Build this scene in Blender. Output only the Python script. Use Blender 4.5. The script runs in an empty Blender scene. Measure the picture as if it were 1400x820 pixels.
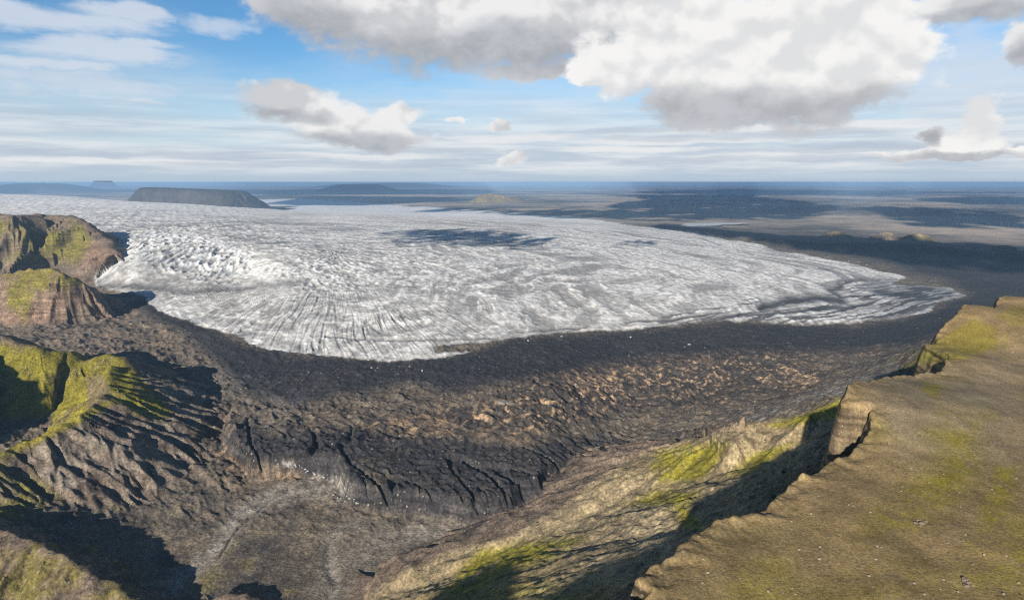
import bpy, math, time
import numpy as np
from concurrent.futures import ThreadPoolExecutor
T0 = time.time()
f32 = np.float32
R = math.radians
scene = bpy.context.scene
COL = scene.collection

# ------------------------------------------------------------------ camera constants
F = 834.0                    # focal length in pixels of the 1400 px wide photograph
PITCH = R(10.9)
CAMZ = 500.0
cp, sp_ = math.cos(PITCH), math.sin(PITCH)

def ray(px, py):
    u = (px - 700) / F; v = (410 - py) / F
    return np.array([u, cp + v * sp_, -sp_ + v * cp])
def at(px, py, z):
    """the place on level z seen in direction (px, py)"""
    d = ray(px, py); t = (z - CAMZ) / d[2]
    return (d[0] * t, d[1] * t, z)
def project(X, Y, Z):
    zf = Y * cp - (Z - CAMZ) * sp_
    zf = np.maximum(zf, 0.15 * np.hypot(X, Y) + 1)
    up = Y * sp_ + (Z - CAMZ) * cp
    return (700 + F * X / zf).astype(f32), (410 - F * up / zf).astype(f32)

# ------------------------------------------------------------------ noise
_rng = np.random.RandomState(11)
PERM = _rng.permutation(4096).astype(np.int32)
_ga = _rng.rand(4096) * 2 * np.pi
GX = np.cos(_ga).astype(f32); GY = np.sin(_ga).astype(f32)
VAL = (_rng.rand(4096) * 2 - 1).astype(f32)
def pn(x, y, seed=0):
    """gradient noise, about -0.7..0.7"""
    x = x + f32(seed * 37.13); y = y + f32(seed * 91.7)
    xi = np.floor(x).astype(np.int32); yi = np.floor(y).astype(np.int32)
    xf = (x - xi).astype(f32); yf = (y - yi).astype(f32)
    u = xf * xf * xf * (xf * (xf * 6 - 15) + 10); v = yf * yf * yf * (yf * (yf * 6 - 15) + 10)
    a0 = PERM[xi & 4095]; a1 = PERM[(xi + 1) & 4095]
    def g(a, yy, dx, dy):
        h = PERM[(a + yy) & 4095]
        return GX[h] * dx + GY[h] * dy
    n0 = g(a0, yi, xf, yf); n1 = g(a1, yi, xf - 1, yf)
    m0 = g(a0, yi + 1, xf, yf - 1); m1 = g(a1, yi + 1, xf - 1, yf - 1)
    a = n0 + u * (n1 - n0); b = m0 + u * (m1 - m0)
    return a + v * (b - a)
def fbm(x, y, lam, octs, seed=0, gain=.5, lac=2.03, lmin=None):
    """lam: longest wavelength; lmin: array of shortest wavelength the mesh can carry there"""
    s = 0; a = 1.0; n = 0
    for i in range(octs):
        w = a if lmin is None else a * np.clip(lam / lmin - 1, 0, 1)
        s = s + w * pn(x / lam, y / lam, seed + i); n += a
        a *= gain; lam /= lac
    return s * (1.9 / n)
def ridged(x, y, lam, octs, seed=0, gain=.5, lac=2.07, lmin=None, sharp=1.0):
    s = 0; a = 1.0; n = 0; prev = 1
    for i in range(octs):
        w = a if lmin is None else a * np.clip(lam / lmin - 1, 0, 1)
        r = 1 - np.minimum(np.abs(pn(x / lam, y / lam, seed + i)) * 2.4, 1)
        r = r ** (1.3 * sharp)
        s = s + w * r * prev; n += a
        prev = .35 + .65 * r
        a *= gain; lam /= lac
    return s / n
def sst(a, b, x):
    t = np.clip((x - a) / (b - a), 0, 1); return t * t * (3 - 2 * t)
def smax(a, b, k):
    h = np.clip(.5 + .5 * (b - a) / k, 0, 1)
    return a + (b - a) * h + k * h * (1 - h)

def seg_dist(x, y, pts, full=False):
    """nearest point of a polyline: distance, arc length, height there, side"""
    P = np.array(pts, float)
    best = None; L = 0
    for i in range(len(P) - 1):
        ax, ay = P[i, :2]; bx, by = P[i + 1, :2]
        dx, dy = bx - ax, by - ay; l2 = dx * dx + dy * dy + 1e-6; l = math.sqrt(l2)
        t = np.clip(((x - ax) * dx + (y - ay) * dy) / l2, 0, 1)
        ex = x - (ax + t * dx); ey = y - (ay + t * dy)
        d = ex * ex + ey * ey
        s = (dx * ey - dy * ex) > 0
        zc = (P[i, 2] + t * (P[i + 1, 2] - P[i, 2])) if P.shape[1] > 2 else 0 * t
        u = L + t * l
        th = np.arctan2(-ex, -ey)
        if best is None: best = [d, u, zc, s, th]
        else:
            m = d < best[0]
            best = [np.where(m, n, o) for n, o in zip((d, u, zc, s, th), best)]
        L += l
    if full: return np.sqrt(best[0]), best[1], best[2], best[3], best[4]
    return np.sqrt(best[0]), best[1], best[2], best[3]
def inside(x, y, poly):
    P = np.array(poly, float); n = len(P); c = np.zeros(x.shape, bool)
    for i in range(n):
        x0, y0 = P[i, :2]; x1, y1 = P[(i + 1) % n, :2]
        if y0 == y1: continue
        m = ((y0 > y) != (y1 > y)) & (x < (x1 - x0) * (y - y0) / (y1 - y0) + x0)
        c ^= m
    return c
def sdist(x, y, poly):
    """signed distance to a closed polygon, positive inside"""
    P = list(poly) + [poly[0]]
    d = seg_dist(x, y, [p[:2] for p in P])[0]
    return np.where(inside(x, y, poly), d, -d).astype(f32)
def soft(px, py, poly, w):
    """1 inside the outline, falling to 0 over w"""
    P = np.array(poly, float); out = np.zeros(px.shape, f32)
    m = (px > P[:, 0].min() - 2 * w) & (px < P[:, 0].max() + 2 * w) & (py > P[:, 1].min() - 2 * w) & (py < P[:, 1].max() + 2 * w)
    if m.any(): out[m] = sst(-w, w, sdist(px[m], py[m], poly))
    return out
def line(px, py, pts, w):
    P = np.array(pts, float); out = np.zeros(px.shape, f32)
    m = (px > P[:, 0].min() - 3 * w) & (px < P[:, 0].max() + 3 * w) & (py > P[:, 1].min() - 3 * w) & (py < P[:, 1].max() + 3 * w)
    if m.any():
        d = seg_dist(px[m], py[m], pts)[0]
        out[m] = np.exp(-(d / w) ** 2)
    return out

# ------------------------------------------------------------------ the lie of the land: heights at surveyed places
CP = [  # (px, py, z): direction seen from the camera and height there
 (300,815,0),(450,815,0),(560,812,2),(450,740,2),(300,740,6),(600,742,4),(180,700,12),(720,705,12),(330,690,12),(180,650,28),
 (60,690,40),(80,640,60),(220,610,40),(830,640,30),(900,590,35),(1000,540,42),(1080,520,45),(1180,490,45),(1240,470,45),
 (620,700,8),(480,680,12),(600,640,12),(700,640,15),(520,600,22),(600,560,30),(700,560,34),(800,560,36),(400,600,25),(320,610,22),
 (400,550,35),(300,540,45),(300,600,30),(860,530,40),(950,490,42),(1100,470,42),(1250,450,40),(1380,400,40),(1390,360,45),
 (250,480,66),(200,440,84),(120,430,90),(40,430,90),(20,400,95),(40,375,105),(110,375,112),(160,400,95),(80,455,84),(30,470,80),
 (140,385,112),(230,425,92),(300,450,80),(370,478,66),(450,487,58),(530,491,54),(640,480,52),(760,452,52),(850,443,52),(1050,437,46),
 (1250,428,38),(1310,400,32),(1230,378,42),(1080,345,62),(960,319,84),(1330,380,40),
 (200,395,112),(260,395,122),(340,400,122),(450,430,98),(530,450,84),(600,430,98),(700,420,98),(800,410,95),(900,400,90),(1000,400,80),(1150,400,58),
 (1100,370,72),(1000,350,90),(600,380,130),(700,370,130),(480,400,126),(800,370,116),
 (175,350,205),(220,332,232),(300,332,228),(350,345,212),(390,365,180),(420,380,152),(240,378,140),(330,380,138),(180,375,150),(290,352,190),
 (400,330,205),(500,350,172),(600,340,160),(700,340,145),(800,335,130),(900,340,108),
 (140,318,250),(250,310,242),(400,308,212),(500,308,188),(600,308,170),(700,315,148),(800,315,128),(900,318,103),
 (100,300,272),(60,285,296),(250,293,258),(400,297,216),(150,280,292),(20,275,318),
 (-120,300,300),(-120,332,140),(-150,380,98),(-320,345,110),(-320,400,90),(-150,450,90),(-120,275,330),(-300,280,340),
 (0,265,330),(-150,262,355),(120,269,300),(250,277.5,260),(375,285.5,216),(500,292,180),(600,295.5,165),(700,299,148),(800,305,125),(900,312.5,100),
 (1000,323,62),(1100,330,56),(1200,336,52),(1300,345,48),(1400,352,48),(1550,365,48),(1600,420,45),(1550,330,5),
]
CPW = []   # heights given at plain positions (x, y, z)
for p in [(-300,265,330),(-150,262,355),(0,265,330),(120,269,300),(250,277,260),(375,285,216),(500,292,180),(600,295,165),(700,299,148),(800,305,125),(900,313,100)]:
    x, y, z = at(*p); CPW += [(x*1.22, y*1.22, max(z*.5-10, 20)), (x*1.5, y*1.5, 0)]
for p in [(1000,322,0),(1100,326,0),(1200,329,0),(1300,332,0),(1400,338,0)]:
    x, y, z = at(p[0], p[1]-8, 0); CPW += [(x, y, 0)]
for r in (12000, 20000, 40000, 110000):
    for a in range(-180, 180, 20):
        if r == 12000 and -60 < a < 0: continue
        CPW.append((r*math.sin(R(a)), r*math.cos(R(a)), 0))
# the flank below the plateau, and the ground under and behind the viewpoint
CPW += [at(*p) for p in [
 (560,790,6),(620,775,14),(640,815,20),(700,745,24),(740,712,24),(800,680,42),(850,660,58),(700,800,40),(800,735,78),(800,800,80),
 (880,700,118),(900,655,105),(870,760,125),(930,700,155),(960,650,150),(1000,625,182),(1000,670,170),(1060,600,215),(1060,650,195),
 (1110,575,252),(1100,620,245),(1140,565,262),(870,628,60),(900,616,92),(950,602,140),(1000,588,188),(1060,574,225),(1145,548,262),
 (1180,530,130),(1240,500,150),(1215,508,140),(1250,485,185),(1300,455,190),(1340,430,120),(1400,415,90)]]
CPW += [(40,250,235),(120,330,262),(-60,330,150),(-80,200,120),(0,160,190),(200,420,235),(300,420,240),(600,420,260),(-350,150,60),(-500,0,90),
 (-250,350,30),(-600,300,40),(-800,-200,120),(400,0,262),(0,0,230),(0,-600,240),(800,0,250),(800,800,200),(1300,700,110),(1600,0,200),(0,-2500,150),
 (2500,2500,60),(3000,1000,90),(-2500,-1500,150),(-2500,1000,130),(2500,-2500,150),(-1200,300,110)]

_w = np.array([at(*p) for p in CP] + CPW)
def ST(x, y):
    return np.arctan2(x, y) * 1.6, np.log(np.hypot(x, y) + 60)
_s, _t = ST(_w[:, 0], _w[:, 1]); _z = _w[:, 2]
C2 = .06 ** 2
def phi(d2): return np.sqrt(d2 + C2)
_A = phi((_s[:, None] - _s[None]) ** 2 + (_t[:, None] - _t[None]) ** 2)
_n = len(_s)
_M = np.zeros((_n + 3, _n + 3)); _M[:_n, :_n] = _A - np.eye(_n) * .02
_M[:_n, _n] = 1; _M[:_n, _n+1] = _s; _M[:_n, _n+2] = _t; _M[_n:, :_n] = _M[:_n, _n:].T
_C = np.linalg.solve(_M, np.concatenate([_z, [0, 0, 0]]))
def base_height(x, y):
    s, t = ST(x, y); s = s.astype(f32); t = t.astype(f32)
    out = (_C[_n] + _C[_n+1] * s + _C[_n+2] * t).astype(f32)
    for i in range(_n):
        out += f32(_C[i]) * np.sqrt((s - f32(_s[i])) ** 2 + (t - f32(_t[i])) ** 2 + f32(C2))
    return out

def P(*pts): return [at(*p) for p in pts]
# ridges: crest line (with heights), slope left / right of the line, crest rounding, gully size and spacing
RIDGES = {
 'A': dict(crest=P((-200,292,330),(-40,290,342),(20,296,346),(60,294,344),(95,297,335),(118,303,318),(138,318,268),(158,345,205)), sl=1.1, sr=.60, w=30, g=46, lam=120),
 'B': dict(crest=P((-40,376,200),(15,372,215),(40,366,232),(62,367,232),(85,373,222),(112,385,190),(135,398,150)), sl=1.0, sr=1.05, w=14, g=22, lam=55),
 'C5': dict(crest=[(-1500,660,330),(-1270,625,356),(-1190,600,354)], sl=1.0, sr=1.15, w=16, g=22, lam=60),
 'C0': dict(crest=[(-1180,650,330),(-1130,850,262)] + P((-40,452,200),(0,458,186),(35,470,173),(60,477,166),(92,482,152),(112,492,136)), sl=.8, sr=.85, w=20, g=14, lam=60),
 'C2': dict(crest=P((112,496,132),(128,490,138),(148,484,144),(163,490,138),(178,506,118)), sl=.7, sr=.85, w=14, g=9, lam=45),
 'C3': dict(crest=P((155,500,134),(150,530,122),(105,570,112),(60,592,104),(15,612,94),(-60,650,90),(-200,720,95)), sl=.5, sr=.62, w=5, g=12, lam=27),
 'C4': dict(crest=P((163,490,137),(188,515,100),(204,540,74)), sl=.55, sr=.55, w=18, g=10, lam=40),
 'D': dict(crest=P((-300,640,110),(-160,680,90),(-60,702,76),(0,724,68),(60,748,58),(110,775,47),(160,806,37),(200,830,28),(260,880,18)), sl=.75, sr=.6, w=5, g=14, lam=26),
 'F1': dict(crest=P((285,822,8),(310,812,17),(330,812,17),(345,830,14)), sl=.5, sr=.7, w=6, g=3, lam=20),
 'F2': dict(crest=P((497,783,6),(512,793,14),(535,803,17),(560,816,17),(570,840,18)), sl=1.2, sr=.35, w=2, g=2, lam=20),
 'E1': dict(crest=P((1150,542,275),(1100,566,254),(1060,572,240),(1013,582,222),(985,592,205),(950,602,150),(930,607,115)), sl=.45, sr=.8, w=16, g=10, lam=40),
 'E2': dict(crest=P((1045,575,240),(1003,603,232),(985,630,210),(940,655,178),(905,664,150)), sl=.95, sr=.5, w=5, g=8, lam=25),
 'M1': dict(crest=P((870,306,96),(935,314,96),(1000,322,100),(1060,327,98),(1120,331,92),(1180,331,98),(1240,332,94),(1300,337,90),(1345,343,70),(1380,345,84),(1440,352,80),(1600,370,80)), sl=.5, sr=.35, w=30, g=36, lam=130),
}
RIDGE_SLOPE_POW = 1.0
# plateau rim (level, position); the side away from the rim line is plateau
ZP = 400.0
RIM = P((1262,517,392),(1232,520,393),(1200,523,395),(1150,528,411),(1153,533,411),(1180,541,409),(1190,552,406),(1196,566,400),(1190,584,400),(1186,600,400),(1160,616,400),
        (1120,632,400),(1098,645,400),(1084,662,400),(1064,684,400),(1048,698,400),(1015,706,400),(990,712,400),(952,728,400),(930,742,400),(926,754,400),(890,776,400),(876,797,400),(900,812,400),(868,828,400))
RIM = [p[:2] for p in RIM] + [(0,112),(-30,85),(-62,38),(-135,-12),(-215,-78),(-290,-66),(-355,-100),(-480,-215),(-700,-500),(-900,-900),(-700,-2500)]
RIMB = P((1262,517,392),(1292,508,392),(1291,492,391),(1268,480,388),(1284,466,388),(1308,452,388),(1330,441,388),(1352,446,388),(1362,452,388),(1364,436,388),(1380,428,386),(1398,422,384),(1450,415,375),(1600,420,370))
PLAT = list(reversed(RIM)) + [p[:2] for p in RIMB][1:] + [(2600,700),(2600,-2500)]

# outlines given as directions (px, py)
LOBE = [(300,600),(345,655),(400,648),(455,652),(478,690),(520,700),(575,703),(640,716),(700,706),(722,692),(748,686),(748,672),(770,650),(800,636),(850,622),(900,600),(960,575),
        (1000,548),(1060,530),(1120,500),(1050,480),(800,470),(600,500),(400,520),(320,560)]
ICE = [(-400,250),(0,250),(400,270),(800,298),(880,309),(960,318),(1000,326),(1040,334),(1082,345),(1130,353),(1180,362),(1236,378),(1222,386),(1250,390),(1300,392),(1322,402),(1290,412),(1262,428),(1180,440),
       (1100,444),(1040,440),(960,437),(900,446),(850,450),(780,452),(700,461),(640,470),(600,470),(596,480),(645,481),(600,488),(530,491),(470,487),(420,482),(370,476),(320,458),(270,442),
       (225,424),(205,405),(150,396),(125,388),(135,375),(162,352),(150,330),(130,316),(110,300),(60,292),(-400,300)]

def detail_fields(x, y, z0):
    """everything that depends on the place: height with relief, colour, which body it belongs to"""
    n = {}
    r = np.hypot(x, y)
    lmin = np.maximum(.0050 * r, .8).astype(f32)
    z = z0
    px, py = project(x, y, z)
    # ---- lobe of debris-covered ice: a raised step of the ground
    wob = fbm(x, y, 160, 5, 3)
    pxw = px + 14 * wob; pyw = py + 5 * fbm(x, y, 160, 5, 7)
    lobe = np.zeros(x.shape, f32)
    m = (px > 250) & (px < 1160) & (py > 440) & (py < 740) & (r < 3500)
    if m.any():
        d = sdist(pxw[m], py[m] + 4 * wob[m], LOBE)
        lobe[m] = sst(-4, 10, d)
    z = z + 34 * lobe * (1 - sst(720, 850, px))
    # ---- mountains
    wsum = {}
    for k, q in RIDGES.items():
        c = np.array(q['crest']); rad = 1000 if k in ('A', 'B', 'C0', 'C5', 'M1') else 420
        m = (x > c[:, 0].min() - rad) & (x < c[:, 0].max() + rad) & (y > c[:, 1].min() - rad) & (y < c[:, 1].max() + rad)
        w = np.zeros(x.shape, f32)
        if m.any():
            xm, ym = x[m], y[m]
            wx = fbm(xm, ym, q['lam'] * 2.2, 3, 21) * q['lam'] * .28; wy = fbm(xm, ym, q['lam'] * 2.2, 3, 27) * q['lam'] * .28
            d, u, zc, side, bear = seg_dist(xm + wx, ym + wy, c, True)
            sl = np.where(side, q['sl'], q['sr'])
            prof = sl * (np.sqrt(d * d + q['w'] ** 2) - q['w'])
            # gullies run down the slope: along-crest coordinate, kept lively by a slow warp
            uu = u + np.where(side, 1, -1) * bear * q['lam'] * (3.3 if k in ('C3', 'B', 'D') else 2.2) + .35 * fbm(xm, ym, q['lam'] * 3, 3, 31) * q['lam']
            gul = .30 + 1.1 * (1 - np.clip(np.abs(pn(uu / q['lam'], d * .25 / q['lam'], 43)) * 2.6, 0, 1)) * .5 + .35 * (ridged(uu, d * .3, q['lam'] * .42, 4, 41, gain=.65, lmin=lmin[m]) - .4)
            amp = q['g'] * sst(0, q['lam'] * .9, d)
            zr = zc - prof + (gul - .62) * 1.6 * amp + fbm(xm, ym, q['lam'] * .8, 5, 51, lmin=lmin[m]) * q['g'] * .22 \
                 + q['g'] * .25 * fbm(u, 0 * u, q['lam'] * .6, 4, 57) * np.exp(-(d / q['lam']) ** 2)
            if k in ('A', 'B'): zr = zr + (7 if k == 'A' else 3) * np.sin(zr / (13 if k == 'A' else 6) + 2.5 * fbm(xm, ym, q['lam'] * 2, 3, 59))
            zm = z[m]
            z[m] = smax(zm, zr.astype(f32), 3.0 if k in ('C3', 'E2', 'D', 'B', 'F2') else 7.0)
            w[m] = sst(-6, 6, zr - zm)
        wsum[k] = w
    # ---- plateau
    pla = np.zeros(x.shape, f32); pd = np.full(x.shape, -999, f32)
    m = (x > -1400) & (x < 2900) & (y > -2800) & (y < 1400)
    if m.any():
        xm, ym = x[m], y[m]
        a = 1 + np.clip(r[m] - 200, 0, 400) / 260
        ox = fbm(xm, ym, 38, 5, 61, gain=.58, lmin=lmin[m]) * 3.4 * a; oy = fbm(xm, ym, 38, 5, 67, gain=.58, lmin=lmin[m]) * 3.4 * a
        d = sdist(xm + ox, ym + oy, PLAT)
        pd[m] = d
        top = ZP - 12 * sst(150, 520, r[m]) + 2.2 * fbm(xm, ym, 150, 4, 71) + .25 * fbm(xm, ym, 12, 4, 75, lmin=lmin[m])
        pxm, pym = px[m], py[m]
        top = top - (17 * np.exp(-np.clip(d, 0, None) / 13) * (pym < 512) * sst(1230, 1262, pxm))
        # two mossy knolls at the far end
        for (qx, qy, hz, rr) in ((1330, 452, 17, 42), (1392, 432, 16, 45), (1300, 500, 6, 26)):
            kx, ky, _ = at(qx, qy, 388)
            top = top + hz * np.exp(-((xm - kx) ** 2 + (ym - ky) ** 2) / (2 * (rr * .8) ** 2))
        top = top + 10 * np.exp(-((xm - 150) ** 2 + (ym - 268) ** 2) / (2 * 26 ** 2)) + 5 * np.exp(-((xm - 200) ** 2 + (ym - 280) ** 2) / (2 * 40 ** 2))
        edge = 2.5 * np.exp(-np.abs(d) / 5) * fbm(xm, ym, 9, 4, 81, lmin=lmin[m])
        # cliff: steep face below the rim that passes into a scree apron
        face = -np.clip(-d, 0, 1e9)
        hgt = top + edge - np.where(d > 0, 0, 78 * sst(0, 15, -d) + .62 * np.clip(-d - 8, 0, None))
        strat = 7.5 * fbm(xm * .15 + ym * .15, top * 0 + hgt, 16, 3, 85) * sst(2, 14, -d) * (1 - sst(20, 42, -d))
        hgt = hgt + strat + sst(2, 20, -d) * 4 * (ridged(xm, ym, 34, 4, 88, lmin=lmin[m]) - .5)
        # the rounded far end is a slope, not a cliff
        hgt = np.where((pym < 512) & (d < 0), top - 1.3 * np.clip(-d, 0, 40) - .55 * np.clip(-d - 40, 0, None), hgt)
        zm = z[m]
        zn = np.where(d > 0, hgt, smax(zm, hgt, 9.0))
        zn = np.where((d <= 0) & (zn > hgt) & (d > -6), np.minimum(zn, np.maximum(zm, hgt) + 1.5), zn)
        pla[m] = (d > -1).astype(f32)
        z[m] = zn
    mount = np.zeros(x.shape, f32)
    for k in RIDGES:
        if k not in ('M1',): mount = np.maximum(mount, wsum[k])
    px, py = project(x, y, z)
    return z.astype(f32), px, py, lobe, wsum, mount, pla, pd, lmin, r

_sa, _sb = at(1050,440,45), at(1300,400,35); _sl = math.hypot(_sb[0] - _sa[0], _sb[1] - _sa[1]); SNX, SNY = (_sb[0] - _sa[0]) / _sl, (_sb[1] - _sa[1]) / _sl
ICE_FAN = at(455, 352, 175)[:2]

def relief_and_colour(x, y, z0):
    z, px, py, lobe, ws, mount, pla, pd, lmin, r = detail_fields(x, y, z0)
    N = x.shape
    fr = (np.abs(np.arctan2(x, y)) < R(52))
    # ------- masks
    j1 = fbm(x, y, 420, 6, 101, gain=.6, lmin=lmin * .7); j2 = fbm(x, y, 420, 6, 107, gain=.6, lmin=lmin * .7)
    dpx = px + 16 * j1; dpy = py + 3.2 * j2
    ice = soft(dpx, dpy, ICE, 1.6) * (1 - pla)
    ice *= 1 - np.maximum.reduce([ws['A'], ws['B'], ws['M1']])
    ice[(y < 1200) | (r > 20000)] = 0
    below = py > 250
    # dark debris bands that lie on the ice near the snout
    n1 = fbm(x, y, 300, 5, 111, gain=.6)
    band = np.zeros(N, f32)
    for pts, w, s in (([(1040,420),(1085,408),(1120,404),(1150,408)], 7, .95), ([(960,436),(1040,431),(1080,426),(1140,418),(1190,412)], 3.5, .9),
                      ([(1140,388),(1150,400),(1142,410)], 6, .9), ([(1200,396),(1240,402),(1262,398)], 6, .8), ([(1150,384),(1190,380)], 2.5, .7),
                      ([(850,440),(920,434),(960,430),(985,428)], 2.2, .95), ([(450,458),(540,461),(610,463),(680,461)], 2.0, .7), ([(745,449),(800,446)], 2, .8),
                      ([(600,474),(640,470)], 4.5, .95), ([(1115,365),(1130,367)], 1.6, .9), ([(958,326),(985,334)], 1.2, .6),
                      ([(130,389),(200,392),(260,397),(330,393)], 5, .7), ([(330,393),(380,388),(410,384)], 5, .45), ([(1170,420),(1260,412),(1300,405)], 4, .45)):
        band = np.maximum(band, s * line(px + 22 * j1 + 10 * n1, py + 3.4 * j2, pts, w))
    # ------- relief by ground type
    rough = (1 - ice) * (1 - pla) * (1 - mount * .8)
    far = sst(6500, 8500, r); right = sst(9000, 12000, r)
    mor = rough * (1 - far)
    valley = sst(0, 1, np.clip((z0 - 6) / 30, 0, 1))
    h1 = ridged(x + 30 * j1, y + 30 * j2, 130, 6, 121, gain=.55, lmin=lmin)
    h2 = ridged(x, y, 42, 5, 131, gain=.6, lmin=lmin)
    hum = fbm(x, y, 300, 4, 141)
    riv0_ = 0
    # smooth black zone next to the ice
    black = np.maximum(soft(dpx, dpy, [(190,398),(330,470),(420,486),(530,492),(650,482),(700,462),(850,452),(1000,440),(1180,445),(1262,430),(1330,400),(1300,385),(1180,350),(1000,318),(1400,330),(1420,395),
                 (1330,440),(1240,470),(1120,476),(1000,480),(900,484),(800,500),(700,520),(620,530),(560,520),(460,540),(400,548),(350,540),(310,500),(250,452),(190,415)], 14) , 0)
    lobef = soft(px + 10 * j1, py + 4 * j2, [(300,600),(345,640),(400,648),(455,655),(478,690),(520,700),(575,703),(640,716),(700,706),(722,692),(748,686),(748,672),(790,642),(850,622),(880,612),(820,590),(760,600),(700,612),(620,600),(540,590),(470,585),(380,590),(330,570)], 9)
    tan = np.zeros(N, f32)
    for pts, w, s in (([(700,560),(780,540),(860,525),(960,515),(1010,505),(1080,500)], 34, 1.0), ([(540,595),(620,575),(700,560)], 24, .75), ([(420,590),(480,600),(520,575)], 16, .45),
                      ([(240,520),(290,580),(330,640)], 26, .5), ([(350,640),(420,650),(470,655)], 10, .9), ([(180,450),(240,500)], 26, .25), ([(580,650),(650,645)], 10, .45),
                      ([(1080,510),(1110,508)], 9, 1.1), ([(420,560),(470,555)], 14, .35), ([(1060,462),(1160,460),(1210,480)], 14, .45), ([(1240,415),(1290,430)], 9, .35)):
        tan = np.maximum(tan, s * line(px + 20 * j1, py + 8 * j2, pts, w))
    E = soft(px + 5 * j1, py + 4 * j2, [(480,830),(560,775),(640,748),(700,732),(760,700),(820,655),(850,635),(900,613),(960,600),(1010,580),(1100,566),(1150,540),(1220,560),(1180,640),(950,840)], 6) * (r < 1300) * (y > 100)
    E = np.maximum(E, ((pd > -140) & (pd < 0) & (y > 60)) * 1.0)
    ampl = mor * (.35 + .65 * valley) * (1 - .6 * E)
    dz = ampl * ((h1 - .5) * (12 - 8 * black + 3 * tan) + (h2 - .5) * (8 - 3.5 * black + 4 * tan) + hum * 7 * (1 - black))
    h3 = ridged(x + 10 * j1, y + 10 * j2, 17, 4, 155, gain=.65, lmin=lmin)
    dz += ampl * ((h3 - .45) * 7.5 * (1 - .5 * black) + fbm(x, y, 12, 4, 151, gain=.65, lmin=lmin) * 1.2)
    dz = dz * (1 - .75 * sst(700, 760, py) * (1 - mount))
    # crevasses across the black lobe, running obliquely down to its front
    cu = (x * .80 + y * .60); cv = (-x * .60 + y * .80)
    crk = np.abs(pn((cu + 22 * hum) / 62, cv / 300, 161)) * np.ones(N, f32)
    crk2 = np.abs(pn((cu + 10 * j1 * 3) / 27, cv / 120, 163))
    crack = np.clip(1 - crk / .05, 0, 1) * lobef + .55 * np.clip(1 - crk2 / .06, 0, 1) * lobef * sst(640, 665, py)
    dz += lobef * (1 - riv0_) * (h3 - .45) * 4
    dz -= 11 * crack * sst(.2, .8, lobe)
    # ------- relief of the ice
    dx_, dy_ = x - ICE_FAN[0], y - ICE_FAN[1]
    rho = np.hypot(dx_, dy_); th = np.arctan2(dx_, dy_)
    fall = np.maximum(soft(px, py, [(150,315),(230,312),(330,335),(355,352),(345,372),(290,385),(220,365),(160,345)], 14), .5 * soft(px, py, [(380,370),(480,360),(520,390),(430,400)], 14))
    upper = soft(px, py, [(0,262),(330,285),(420,330),(300,330),(150,320),(100,300),(0,290)], 20)
    fan = soft(px, py, [(210,400),(330,385),(440,385),(620,420),(700,455),(540,495),(420,485),(300,455)], 18)
    sw = fbm(x, y, 900, 3, 171)
    q1 = pn(th * 24 + 1.6 * sw + .25 * j1, rho / 500, 173); q2 = pn(th * 70 + 2.2 * sw + .5 * j2, rho / 300, 174)
    fline = np.clip(1 - np.abs(q1) / .10, 0, 1) + .6 * np.clip(1 - np.abs(q2) / .12, 0, 1)
    fline = fline * (fbm(x, y, 220, 4, 175) * .6 + .6).clip(0, 1)
    arc = ridged((rho + 260 * sw) * 1.0, th * 350, 90, 4, 177, lmin=lmin) 
    crev = ridged(x + 9 * j1, (y + 9 * j2) * .8, 34, 4, 181, gain=.7, lmin=lmin * .8)
    crevx = ridged(x * .55 + y * .3, y * .9 - x * .3, 60, 4, 185, gain=.6, lmin=lmin * .8)
    crevf = ridged(x + 14 * j1 + 9 * j2, y * .34, 34, 4, 183, gain=.62, lmin=lmin * .8)
    crev = crev * (1 - .7 * fall) + .7 * fall * crevf
    swp = fbm(x, y, 1500, 3, 291)
    flow0 = ridged((rho + 420 * swp) * .9, th * 420 + 60 * j1, 120, 5, 293, gain=.62, lmin=lmin * .5)
    izz = ice * (fall * (crev - .5) * 30 + upper * (crevx - .5) * 14 + (1 - fall) * ((crev - .5) * 3.4 + (arc - .5) * 2.5 + (flow0 - .5) * 9 * (1 - fan) + fbm(x, y, 700, 4, 187) * 10))
    izz -= ice * fan * fline * 4
    ice_edge = sst(0, 1, ice)
    dz += izz + 6 * ice_edge * (ice > .5) * 0
    dz -= 6 * band * ice
    riv0 = 0
    # small relief on mountains
    dz += mount * (1 - pla) * (fbm(x, y, 40, 5, 191, gain=.6, lmin=lmin) * 3.5)
    gl = ridged((x * .55 + y * .83) + 14 * j1 + 10 * j2, (x * .83 - y * .55) * .28, 30, 5, 195, gain=.62, lmin=lmin)
    apr = soft(px, py, [(0,600),(110,560),(240,570),(340,660),(360,700),(280,720),(120,690),(40,640)], 25)
    dz += apr * (1 - riv0) * (gl - .5) * 6.5
    # riverbeds cut in the outwash
    riv = np.zeros(N, f32)
    for pts, w, s in (([(470,662),(430,668),(370,680),(330,705),(312,730),(290,760),(250,790),(215,830)], 13, 1.0), ([(330,705),(305,735),(285,760)], 4, 1), ([(455,740),(448,770),(462,800),(440,830)], 7, .6),
                      ([(455,740),(470,720),(500,712)], 6, .4), ([(228,545),(228,580),(245,605)], 9, .9), ([(560,730),(640,735),(720,712),(770,680),(850,640),(900,625)], 13, .75), ([(900,622),(985,590),(1060,560),(1150,530),(1220,500)], 7, .7)):
        riv = np.maximum(riv, s * line(px + 9 * j1, py + 5 * j2, pts, w))
    v0 = fbm(x, y, 60, 4, 199)
    riv *= (1 - mount * .7)
    dz = dz * (1 - .7 * riv * (1 - ice)) - riv * 3 * (1 - ice)
    chan = line(px + 26 * n1, py + 14 * j2, [(395,668),(365,682),(332,705),(318,722),(300,745),(288,762)], 1.3) * sst(-.5, .1, v0)
    dz -= 2.2 * chan
    plainw = sst(4500, 7000, r) * (1 - ice) * (z0 < 30)
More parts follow.
